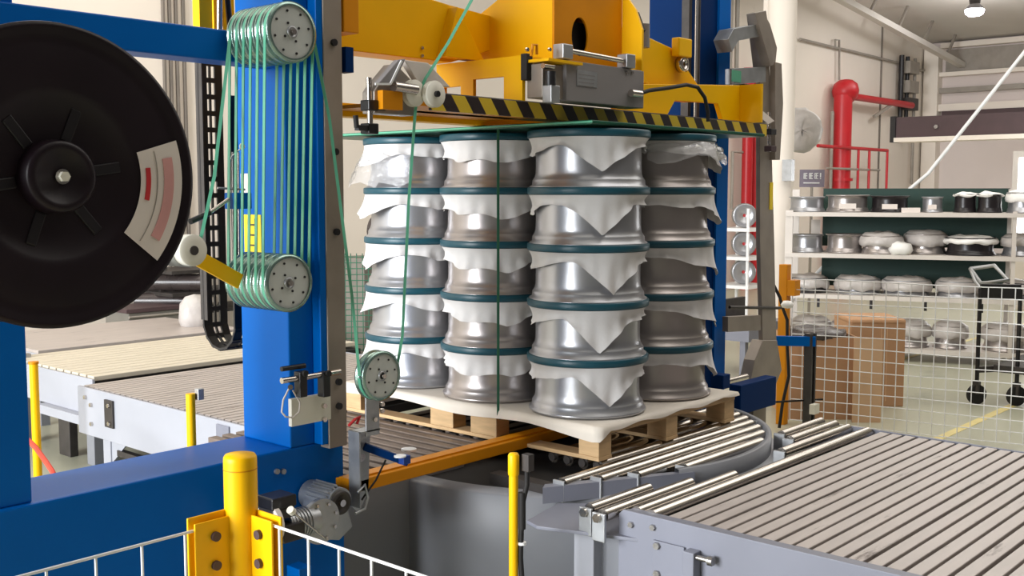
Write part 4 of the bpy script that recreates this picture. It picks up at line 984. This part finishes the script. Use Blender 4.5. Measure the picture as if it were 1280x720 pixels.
for yy in (6.28, 5.2): MB().b(3.30, 3.36, yy, yy + .09, 0, .32).build('leg', 'pale_paint', lc, bev=.004)
MB().prism([(6.28, .30), (6.08, .30), (6.28, .14)], 'x', 3.31, 3.32).build('gusset', 'pale_paint', lc)
MB().b(4.9, 5.0, 6.2, 6.3, 0, .5).build('leg', 'pale_paint', lc)
MB().b(3.3, 3.34, 4.9, 6.2, .2, .235).build('cable_tray', 'dark_steel', lc)

l2 = thing('slat_conveyor', 'slat conveyor further back behind the black reel, slats coloured as brightly lit', 'conveyor', (3.4, 7.4, 0))
MB().b(3.42, 3.44, 6.72, 8.05, .36, .60).build('side_beam', 'pale_paint', l2, bev=.004)
MB().b(3.44, 5.7, 6.72, 8.05, .50, .56).build('chain_bed', 'under_dark', l2)
y = 8.03
while y > 6.76:
    MB().b(3.45, 5.68, y - .088, y, .580, .612).build('slat', 'slat_lit', l2, bev=.003, seg=1); y -= .108
for yy in (6.8, 7.8): MB().b(3.46, 3.54, yy, yy + .1, 0, .36).build('leg', 'drum_paint', l2, bev=.004); MB().b(5.4, 5.48, yy, yy + .1, 0, .5).build('leg', 'drum_paint', l2)
MB().b(3.36, 3.5, 6.62, 6.74, .38, .56).build('drive_box', 'pale_paint', l2, bev=.004)
MB().b(3.36, 3.5, 6.62, 7.4, .30, .36).build('bracket_rail', 'pale_paint', l2)
yl = aX(86, 560, 3.5).y; MB().b(3.47, 3.53, yl - .08, yl + .08, 0, .36).build('leg', 'dark_steel', l2, bev=.004)
for zz in (.42, .53): MB().b(3.405, 3.42, 7.86, 7.96, zz, zz + .05).build('channel_hole_dark', 'black_plastic', l2)  # solid black boxes painted as the dark openings of the channels
MB().b(3.40, 3.56, 7.9, 8.08, .60, .64).build('end_bracket', 'galvanised', l2)
MB().cyl((3.44, 7.9, .64), (3.44, 7.9, .74), .012).build('stud', 'chrome', l2)
l3 = thing('roller_table', 'plain grey topped conveyor table at the far left end of the line', 'conveyor', (3.9, 9, 0))
MB().b(3.75, 5.6, 8.2, 9.5, .585, .61).build('top_plate', 'slat', l3, bev=.003)
MB().b(3.75, 3.78, 8.2, 9.5, .4, .585).build('side_beam', 'pale_paint', l3)
for x_ in (3.8, 5.5):
    for yy in (8.3, 9.3): MB().b(x_, x_ + .07, yy, yy + .07, 0, .585).build('leg', 'drum_paint', l3)
# yellow stanchions on the left
p = aD(42, 455, 6.6); ys = thing('stanchion', 'thin yellow stanchion left of the rear conveyor legs', 'post', (p.x, p.y, 0), 'yellow stanchions')
MB().cyl((p.x, p.y, 0), (p.x, p.y, p.z), .026, n=14).build('pole', 'yellow', ys); MB().cyl((p.x, p.y, p.z), (p.x, p.y, p.z + .015), .03, n=14).build('cap', 'orange', ys)
p = aD(238, 492, 4.75); ys = thing('stanchion', 'short yellow stanchion in front of the pale conveyor side beam', 'post', (p.x, p.y, 0), 'yellow stanchions')
MB().cyl((p.x, p.y, 0), (p.x, p.y, p.z), .02, n=14).build('pole', 'yellow', ys)
MB().b(p.x + .02, p.x + .05, p.y - .03, p.y + .0, p.z - .03, p.z + .02).build('reflector', 'galvanised', ys, bev=.003)
tag(MB().tube([aD(30, 545, 6.0), aD(45, 560, 5.8), aD(58, 578, 5.7), aD(66, 590, 5.6), aD(80, 640, 5.5), aZ(95, 690, .014)], .014).build('red_hose', 'orange_red'), 'bright red hose beside the thin yellow stanchion', 'hose')
# grey cabinet and film rolls at the back
c = aD(183, 400, 10.8); cb2 = thing('machine_cabinet', 'brownish grey cabinet behind the reel near the back wall', 'cabinet', (c.x, c.y, 0))
MB().b(c.x - .3, c.x + .35, c.y - .2, c.y + .25, 0, .66).build('body', 'cabinet', cb2, bev=.01)
MB().b(c.x - .33, c.x + .38, c.y - .22, c.y + .27, .66, .70).build('top', 'girder', cb2, bev=.004)
MB().cyl((c.x - .3, c.y - .21, .62), (c.x + .3, c.y - .21, .62), .012).build('handle_bar', 'pipe_grey', cb2)
for k, (px, py, r_, lb) in enumerate(((215, 353, .088, 'upper dark film roll lying behind the drag chain'), (222, 376, .085, 'lower dark film roll lying above the grey cabinet'))):
    c = aD(px, py, 11.1); t = thing('film_roll', lb, 'film roll', c, 'film rolls at the back')
    a0 = c - _r * .42; a1 = c + _r * .35
    MB().cyl(a0, a1, r_, n=28).build('wound_film', 'film_dark', t, bev=.01); MB().cyl(a0 - _r * .05, a1 + _r * .05, .04, n=12).build('core', 'pipe_grey', t)
c = aD(243, 392, 9.9); tag(lumpy(MB().lathe(c, (0, 0, 1), [(.001, -.17), (.1, -.16), (.14, -.05), (.13, .08), (.08, .15), (.001, .17)], 20), .01, 8).build('plastic_bundle', 'bag'), 'clear plastic bundle in front of the film rolls', 'bundle')
c = aD(236, 400, 11.2); rk2 = thing('film_rack', 'dark steel rack holding the film rolls behind the drag chain', 'rack', (c.x, c.y, 0))
for dx in (-.25, .25, .9): MB().b(c.x + dx, c.x + dx + .08, c.y + .1, c.y + .18, 0, 1.25).build('upright', 'dark_steel', rk2)
for z in (.2, .585, .775, 1.0): MB().b(c.x - .3, c.x + .98, c.y - .2, c.y + .4, z, z + .035).build('rack_beam', 'dark_steel', rk2)
# green mesh and stacked wheels glimpsed between column and load
A2 = aD(432, 400, 9.3); B2 = aD(465, 400, 9.3)
gm2 = thing('mesh_fence', 'olive green wire mesh glimpsed between the column and the wheel stack', 'fence', (A2.x, A2.y, 0))
d_ = Vector((B2.x - A2.x, B2.y - A2.y, 0)).normalized(); A2.z = 0
mb = MB()
for k in range(-6, 14): mb.tube([A2 + d_ * (k * .05) + Vector((0, 0, .1)), A2 + d_ * (k * .05) + Vector((0, 0, 1.3))], .004, 5)
for k in range(24): mb.tube([A2 - d_ * .3 + Vector((0, 0, .12 + k * .05)), A2 + d_ * .65 + Vector((0, 0, .12 + k * .05))], .004, 5)
mb.build('wire_mesh', 'strap_dark', gm2)['kind'] = 'stuff'
p = A2 + d_ * .66; MB().b(p.x - .02, p.x + .02, p.y - .02, p.y + .02, 0, 1.35).build('post', 'dark_steel', gm2)
mach = aD(447, 290, 10.3); mc2 = thing('machine_block', 'dark machine with pale rolls glimpsed left of the wheel stack', 'machine', (mach.x, mach.y, 0))
MB().b(mach.x - .1, mach.x + .9, mach.y - .2, mach.y + .3, 0, 1.2).build('body', 'cabinet', mc2, bev=.01)
MB().cyl((mach.x, mach.y - .3, 1.45), (mach.x + .8, mach.y - .3, 1.45), .17, n=20).build('roll', 'film_dark', mc2)
MB().cyl((mach.x - .05, mach.y - .3, 1.45), (mach.x, mach.y - .3, 1.45), .08, n=16).build('roll_core', 'dark_steel', mc2)
MB().b(mach.x + .3, mach.x + .4, mach.y - .3, mach.y + .1, 1.2, 1.4).build('bearing_stand', 'dark_steel', mc2)

# ================================================================ CARRIAGE (yellow lifting head)
cr = thing('lifting_carriage', 'yellow carriage of the strapping head with hazard-striped bar above the load', 'carriage', (4.2, 3.4, 2.1))
SY = 3.2
# hazard bar
MB().b(3.10, 5.86, SY, SY + .014, 2.150, 2.218).build('hazard_bar', 'hazard_stripes', cr)
MB().b(3.10, 5.86, SY + .001, SY + .07, 2.218, 2.223).build('bar_cap', 'chrome', cr)
MB().b(3.05, 5.80, SY + .014, SY + .30, 2.165, 2.19).build('base_plate', 'orange', cr)
MB().b(2.86, 5.5, 3.66, 3.74, 2.142, 2.20).build('rear_beam', 'yellow', cr, bev=.003)
MB().b(2.95, 3.9, 3.42, 3.74, 2.165, 2.18).build('floor_plate', 'orange', cr)
# arm to the left rail: box beam with gusset
a = aY(424, 62, 3.42); b = aY(548, 76, 3.42)
MB().prism([(2.86, aY(424, 62, 3.6).z), (3.62, aY(548, 76, 3.6).z), (3.90, 2.50), (3.90, aY(602, 18, 3.6).z), (aY(562, 6, 3.6).x, aY(562, 6, 3.6).z), (aY(530, -4, 3.6).x, aY(530, -4, 3.6).z), (2.86, 2.86)], 'y', 3.60, 3.74).build('left_arm', 'yellow', cr, bev=.004)
MB().prism([(3.60, 2.66), (3.78, 2.43), (3.52, 2.43)], 'y', 3.54, 3.60).build('gusset', 'yellow', cr, bev=.002)
bolt(aY(527, 60, 3.6), (0, -1, 0), .008, .008, cr, 'chrome'); bolt(aY(527, 70, 3.6), (0, -1, 0), .008, .008, cr, 'chrome')
MB().b(2.86, 2.94, 3.45, 3.60, 2.46, 2.62).build('slide_block', 'orange', cr, bev=.004)
MB().b(2.86, 2.90, 3.44, 3.5, 2.30, 2.40).build('wiper', 'navy', cr)
# windowed bracket facing -X
BX = 3.66
def frame_yz(x0, x1, outer, holes):
    # outer: y0,y1 ; z0,z1 with sloping top handled by prisms between holes
    y0, y1, z0, z1 = outer; mb = MB(); ys = sorted(set([y0, y1] + [h for hh_ in holes for h in hh_[:2]])); 
    for i in range(len(ys) - 1):
        ya_, yb_ = ys[i], ys[i + 1]; mid = (ya_ + yb_) / 2; hz = [h for h in holes if h[0] <= mid <= h[1]]
        if not hz: mb.b(x0, x1, ya_, yb_, z0, z1)
        else:
            h = hz[0]; mb.b(x0, x1, ya_, yb_, z0, h[2]); mb.b(x0, x1, ya_, yb_, h[3], z1)
    return mb
frame_yz(BX, BX + .02, (3.2, 3.74, 2.222, 2.40), [(3.31, 3.50, 2.228, 2.335), (3.58, 3.69, 2.24, 2.31)]).build('windowed_bracket', 'yellow', cr)
MB().b(BX - .012, BX + .03, 3.165, 3.2, 2.31, 2.425).build('bumper', 'rubber', cr, bev=.003)
MB().b(BX, BX + .3, 3.20, 3.74, 2.40, 2.42).build('shelf_plate', 'yellow', cr)
# central box, its front coloured orange for the shaded side
MB().prism([(3.2125, 2.405), (3.2125, 2.80), (3.44, 2.80), (aX(622, 0, 3.88).y, aX(622, 0, 3.88).z), (aX(600, 18, 3.88).y, aX(600, 18, 3.88).z), (aX(594, 60, 3.88).y, 2.405)], 'x', 3.88, 3.90).build('box_side', 'yellow', cr)
hole = MB(); hx, hz_, hr = aY(725, 46, 3.2).x, aY(725, 46, 3.2).z, .078
n_ = 32; X0, X1, Z0, Z1 = 3.88, 4.40, 2.405, 2.80
vs = []; fs = []
for k in range(n_):
    an = 2 * PI * k / n_; c_, s_ = math.cos(an), math.sin(an)
    vs.append((hx + hr * .8 * c_, 3.20, hz_ + hr * 1.15 * s_))
    t_ = min([((X1 - hx) / c_ if c_ > 1e-6 else 9), ((X0 - hx) / c_ if c_ < -1e-6 else 9), ((Z1 - hz_) / s_ if s_ > 1e-6 else 9), ((Z0 - hz_) / s_ if s_ < -1e-6 else 9)])
    vs.append((hx + c_ * t_, 3.20, hz_ + s_ * t_))
m0 = len(vs); vs += [(x_, 3.212, z_) for x_, y_, z_ in vs]
for k in range(n_):
    a_, b_ = 2 * k, 2 * ((k + 1) % n_)
    fs += [(a_, b_, b_ + 1, a_ + 1), (m0 + a_, m0 + a_ + 1, m0 + b_ + 1, m0 + b_), (a_, m0 + a_, m0 + b_, b_), (a_ + 1, b_ + 1, m0 + b_ + 1, m0 + a_ + 1)]
# corner fill
def cf(x_, z_):
    out = []
    for k in range(n_):
        a_, b_ = 2 * k + 1, 2 * ((k + 1) % n_) + 1
        pa, pb = vs[a_], vs[b_]
        if abs(pa[0] - pb[0]) > 1e-4 and abs(pa[2] - pb[2]) > 1e-4:
            cx_ = X1 if abs(pa[0] - X1) < 1e-4 or abs(pb[0] - X1) < 1e-4 else X0; cz_ = Z1 if abs(pa[2] - Z1) < 1e-4 or abs(pb[2] - Z1) < 1e-4 else Z0
            out.append((a_, b_, (cx_, 3.20, cz_)))
    return out
for a_, b_, p_ in cf(0, 0): vs.append(p_); fs.append((a_, b_, len(vs) - 1))
hole.add(vs, fs).build('box_front', 'orange', cr)
MB().b(3.90, 4.40, 3.55, 3.57, 2.405, 2.80).build('box_back', 'orange', cr)
MB().b(4.38, 4.40, 3.212, 3.57, 2.405, 2.80).build('box_side', 'yellow', cr)
MB().b(3.88, 4.40, 3.20, 3.57, 2.39, 2.405).build('box_floor', 'orange', cr)
MB().b(3.88, 4.415, 3.20, 3.56, 2.80, 2.815).build('shade_lid', 'yellow', cr)  # unseen lid added to keep light out of the box
MB().b(3.94, 4.34, 3.26, 3.40, 2.41, 2.62).build('dark_filler', 'under_dark', cr)  # dark block added to darken the view through the hole
MB().prism([(3.08, 2.40), (3.08, 2.60), (3.12, 2.70), (3.2, 2.80), (3.2, 2.40)], 'x', 4.40, 4.415).build('side_wing', 'yellow', cr, bev=.002)
MB().prism([(3.08, 2.60), (3.12, 2.69), (3.12, 2.56)], 'x', 4.415, 4.43).build('wing_edge', 'rubber', cr)
a = aY(805, 45, 3.3); MB().cyl((a.x, 3.3, a.z - .06), (a.x, 3.3, a.z + .06), .03, n=14).build('grey_cap', 'box_grey', cr)
# strapping head box
hd = MB().b(3.82, 4.42, 3.08, 3.19, 2.225, 2.405).build('head_box', 'box_grey', cr, bev=.004)
p0, p1 = aY(721, 86, 3.079), aY(746, 111, 3.079)
np_ = MB().b(p0.x, p1.x, 3.077, 3.08, p1.z + .004, p0.z - .004).build('name_plate', 'galvanised', hd)
for f in (.25, .45, .65, .82): MB().b(p0.x + .012, p1.x - .012 - f * .02, 3.0762, 3.077, p0.z - .004 - f * .085, p0.z - f * .085).build('printed_line', 'box_grey', np_)
for px in (783, 790): bolt(aY(px, 91, 3.08), (0, -1, 0), .008, .006, hd, 'chrome')
MB().cyl(aY(714, 64, 3.08), aY(778, 76, 3.08), .012, n=14).build('shaft', 'chrome', cr)
for px, py in ((706, 64), (785, 76)):
    p = aY(px, py, 3.08); MB().b(p.x - .035, p.x + .035, 3.06, 3.12, p.z - .035, p.z + .03).build('shaft_block', 'galvanised', cr, bev=.004)
p = aY(791, 117, 3.07); MB().cyl((p.x - .03, 3.06, p.z), (p.x + .05, 3.06, p.z), .018, n=12).build('cable_gland', 'chrome', hd)
MB().tube([aY(x_, y_, 3.06) for x_, y_ in ((799, 117), (812, 113), (835, 110), (858, 106), (872, 109), (881, 122), (885, 140), (885, 152))], .010).build('power_cable', 'rubber', cr)
# machine details left of the head box
MB().b(3.68, 3.87, 3.10, 3.19, 2.232, 2.38).build('valve_block', 'arch_steel', cr, bev=.004)
MB().b(3.66, 3.90, 3.05, 3.2, 2.385, 2.397).build('top_cover', 'yellow', cr)
p = aY(688, 98, 3.07); MB().cyl((p.x, 3.07, p.z - .03), (p.x, 3.07, p.z + .03), .024, n=16).build('air_cylinder', 'black_plastic', cr)
p = aY(691, 117, 3.07); MB().b(p.x - .035, p.x + .025, 3.05, 3.1, p.z - .04, p.z + .035).build('valve_body', 'galvanised', cr, bev=.003)
p = aY(686, 83, 3.07); MB().cyl((p.x - .04, 3.07, p.z), (p.x + .03, 3.07, p.z), .012, n=12).build('fitting', 'chrome', cr)
MB().tube([aY(664, 70, 3.1), aY(666, 56, 3.1), aY(671, 56, 3.1), aY(671, 68, 3.1)], .006).build('lifting_eye', 'orange', cr)
for px, py in ((658, 62), (686, 62)): bolt(aY(px, py, 3.1), (0, -1, 0), .009, .01, cr, 'chrome')
# right arm
MB().prism([(4.43, 2.38), (4.43, 2.68), (4.72, 2.66), (5.10, 2.60), (5.36, 2.42), (5.36, 2.33), (4.43, 2.33)], 'y', 3.36, 3.46).build('right_arm', 'yellow', cr, bev=.004)
MB().prism([(4.50, 2.62), (4.78, 2.385), (4.50, 2.385)], 'y', 3.30, 3.36).build('gusset', 'yellow', cr, bev=.002)
MB().prism([(4.46, 2.22), (4.46, 2.36), (5.36, 2.42), (5.68, 2.44), (5.68, 2.22), (5.5, 2.22), (5.44, 2.32), (5.0, 2.31), (4.92, 2.22)], 'y', 3.28, 3.31).build('right_leg_plate', 'yellow', cr, bev=.003)
MB().b(5.68, 5.70, 3.14, 3.31, 2.22, 2.44).build('right_end_plate', 'yellow', cr)
MB().b(5.70, 5.80, 3.26, 3.34, 2.22, 2.45).build('end_bumper', 'rubber', cr, bev=.004)
p = aY(852, 60, 3.33); MB().b(p.x - .07, p.x + .06, 3.30, 3.35, p.z - .05, p.z + .05).build('pivot_bracket', 'yellow', cr, bev=.006)
p = aY(855, 80, 3.32); MB().lathe((p.x, 3.31, p.z), (0, 1, 0), [(.02, 0), (.045, .004), (.045, .04), (.02, .044)], 24, close=True).build('pivot_ring', 'chrome', cr)
# ridge-shaped left end with aluminium cheeks
a = aY(470, 104, 3.12); r0 = aY(497, 76, 3.12); b = aY(520, 100, 3.12)
MB().prism([(lambda e: (e.x, e.z))(aY(x_, y_, 3.12)) for x_, y_ in ((469, 104), (494, 75), (503, 74), (489, 104))], 'y', 3.10, 3.13).build('cheek_plate', 'box_grey', cr, bev=.003)
MB().bar(aY(469, 105, 3.095), aY(488, 105, 3.095), .006, .008).build('cheek_edge', 'white_wire', cr)
MB().bar(aY(488, 105, 3.095), aY(502, 76, 3.095), .006, .008).build('cheek_edge', 'white_wire', cr)
MB().prism([(a.x + .02, a.z - .005), (r0.x, r0.z - .01), (b.x, b.z - .01), (b.x, a.z - .11), (a.x, a.z - .11), (a.x, a.z - .03)], 'y', 3.13, 3.2).build('cheek_box', 'arch_steel', cr, bev=.003)
MB().prism([(lambda e: (e.x, e.z))(aY(x_, y_, 3.14)) for x_, y_ in ((502, 75), (532, 79), (560, 109), (520, 104))], 'y', 3.125, 3.155).build('roof_plate', 'label_white', cr, bev=.003)
MB().cyl(aY(492, 108, 3.1), aY(520, 112, 3.1), .02, n=14).build('piston', 'chrome', cr)
MB().b(*(lambda e: (e.x - .05, e.x + .05, 3.1, 3.2, 2.13, 2.20))(aY(480, 120, 3.15))).build('brown_block', 'orange', cr)
# white strap pulleys at its end
tp = thing('nylon_pulley', 'white nylon twin pulley guiding the strap at the carriage end', 'pulley', TPc)
for dx, yy in ((0.02, 3.08), (-.06, 3.11)):
    MB().lathe((TPc.x + dx, yy, TPc.z), (0, 1, 0), [(.008, -.008), (.05, -.008), (.052, -.004), (.046, .0), (.046, .012), (.052, .016), (.05, .02), (.008, .02)], 28).build('sheave', 'nylon', tp)
MB().cyl((TPc.x + .02, 3.06, TPc.z), (TPc.x + .02, 3.2, TPc.z), .012, n=12).build('axle', 'black_plastic', tp)
# rod with black clamps left of the carriage
rc = thing('sensor_rod', 'upright silver rod with black clamps at the left end of the carriage', 'sensor rod', aY(463, 165, 3.15))
MB().cyl(aY(461, 97, 3.15), aY(463, 166, 3.15), .011, n=14).build('rod', 'chrome', rc)
for py in (132, 161):
    p = aY(462, py, 3.15); MB().b(p.x - .025, p.x + .025, 3.125, 3.175, p.z - .02, p.z + .02).build('clamp', 'black_plastic', rc, bev=.004)
    if py == 132: MB().cyl((p.x + .02, 3.14, p.z - .005), (p.x + .06, 3.14, p.z - .005), .016, n=12).build('knob', 'black_plastic', rc)
    else:
        MB().bar((p.x - .02, 3.14, p.z), (p.x - .08, 3.13, p.z), .02, .02).build('lever', 'black_plastic', rc); MB().cyl((p.x - .08, 3.13, p.z), (p.x - .085, 3.13, p.z + .045), .010, n=10).build('lever_tip', 'rubber', rc)
# pressing plate just over the load
pp_ = thing('press_plate', 'dark green press plate resting over the top wheels', 'plate', (4.4, 3.8, 2.12))
MB().b(3.885, 5.44, 2.985, 4.95, 2.122, 2.140).build('plate', 'plate_green', pp_, bev=.003)
MB().b(3.880, 3.885, 2.98, 4.95, 2.128, 2.136).build('edge_trim', 'strap_green', pp_)
MB().b(3.885, 5.44, 2.980, 2.985, 2.128, 2.136).build('edge_trim', 'plate_green', pp_)
# strap already round the load
ls = strap([(3.868, 3.535, 2.118), (3.866, 3.535, .735), (3.885, 3.535, .712)], .013, .0025, nm='load_strap', m='strap_dark', face=(.78, -.63, 0))
tag(ls, 'dark green vertical strap tightened round the load between front and middle columns', 'strap')

# ================================================================ STRAP ARCH on the far side
ar = thing('strap_arch', 'weathered grey steel strap arch standing right of the blue column', 'strap arch', (6.1, 3.4, .5))
Yp = 3.40
def poly(pts): return [(lambda e: (e.x, e.z))(aY(x_, y_, Yp)) for x_, y_ in [(u_ + 4, v_) for u_, v_ in pts]]
MB().prism(poly([(946, 80), (958, 80), (964, 300), (967, 440), (950, 445), (946, 300)]), 'y', Yp, Yp + .03).build('upright', 'arch_steel', ar, bev=.003)
MB().prism(poly([(958, 78), (966, 80), (968, 130), (964, 200), (958, 200)]), 'y', Yp - .04, Yp).build('strap_channel', 'arch_steel', ar, bev=.002)
MB().prism(poly([(938, 17), (946, 14), (955, 30), (964, 60), (962, 80), (946, 84)]), 'y', Yp - .02, Yp + .05).build('head_plate', 'arch_steel', ar, bev=.003)
MB().prism(poly([(925, 18), (939, 15), (949, 82), (945, 84)]), 'y', Yp - .08, Yp - .02).build('head_wing', 'arch_steel', ar, bev=.002)
MB().prism(poly([(895, 50), (902, 37), (930, 32), (934, 47), (908, 52), (900, 66)]), 'y', Yp - .06, Yp + .04).build('hook_arm', 'galvanised', ar, bev=.002)
MB().prism(poly([(906, 86), (946, 84), (946, 103), (906, 106)]), 'y', Yp - .04, Yp + .02).build('tie_bracket', 'galvanised', ar, bev=.002)
MB().b(*(lambda e, f_: (e.x, f_.x, Yp - .045, Yp - .04, f_.z, e.z))(aY(907, 88, Yp), aY(918, 104, Yp))).build('green_lens', 'strap_green', ar)
MB().prism(poly([(946, 425), (964, 425), (970, 462), (962, 482), (930, 478), (936, 450)]), 'y', Yp - .02, Yp + .06).build('foot_shoe', 'arch_steel', ar, bev=.004)
MB().prism(poly([(906, 396), (947, 394), (947, 413), (906, 415)]), 'y', Yp, Yp + .04).build('tie_bracket', 'arch_steel', ar, bev=.002)
MB().cyl(aY(912, 384, Yp), aY(975, 385, Yp), .010, n=8).build('tie_rod', 'dark_steel', ar)
e = aY(961, 148, Yp - .06); MB().cyl(aY(961, 140, Yp - .06), aY(961, 190, Yp - .06), .011, n=10).build('sensor_rod', 'chrome', ar)
for py in (165, 186): p = aY(962, py, Yp - .06); MB().b(p.x - .035, p.x + .035, Yp - .09, Yp - .04, p.z - .018, p.z + .018).build('clamp', 'black_plastic' if py == 165 else 'girder', ar, bev=.004)
MB().prism(poly([(910, 132), (922, 132), (946, 152), (938, 156)]), 'y', Yp - .1, Yp).build('white_flap', 'label_white', ar)
MB().b(*(lambda e, f_: (e.x, f_.x, Yp - .1, Yp, f_.z, e.z))(aY(905, 151, Yp), aY(948, 155, Yp))).build('flap_base', 'black_plastic', ar)
for x0_, x1_, y0_, y1_ in ((944, 948, 235, 245), (944, 948, 250, 265)): pass
MB().b(*(lambda e, f_: (e.x, f_.x, Yp - .005, Yp, f_.z, e.z))(aY(962, 228, Yp), aY(965, 262, Yp))).build('brass_strip', 'sticker_yellow', ar)
# blue drive at the foot of the arch
dv = thing('arch_drive', 'dark blue drive block with chrome shaft at the foot of the arch', 'drive', aY(945, 490, 3.25))
p, q = aY(926, 482, 3.2), aY(970, 506, 3.2)
MB().b(p.x, q.x, 3.2, 3.28, q.z, p.z).build('block', 'navy', dv, bev=.006)
p = aY(905, 478, 3.15); MB().cyl((p.x + .02, 3.15, p.z), (p.x + .25, 3.15, p.z), .018, n=14).build('shaft', 'chrome', dv)
MB().b(p.x - .06, p.x + .02, 3.12, 3.2, p.z - .03, p.z + .05).build('bearing_block', 'navy', dv, bev=.005)
p, q = aY(938, 508, 3.3), aY(953, 560, 3.3); MB().b(p.x, q.x, 3.28, 3.34, 0, p.z).build('leg', 'rail', dv)
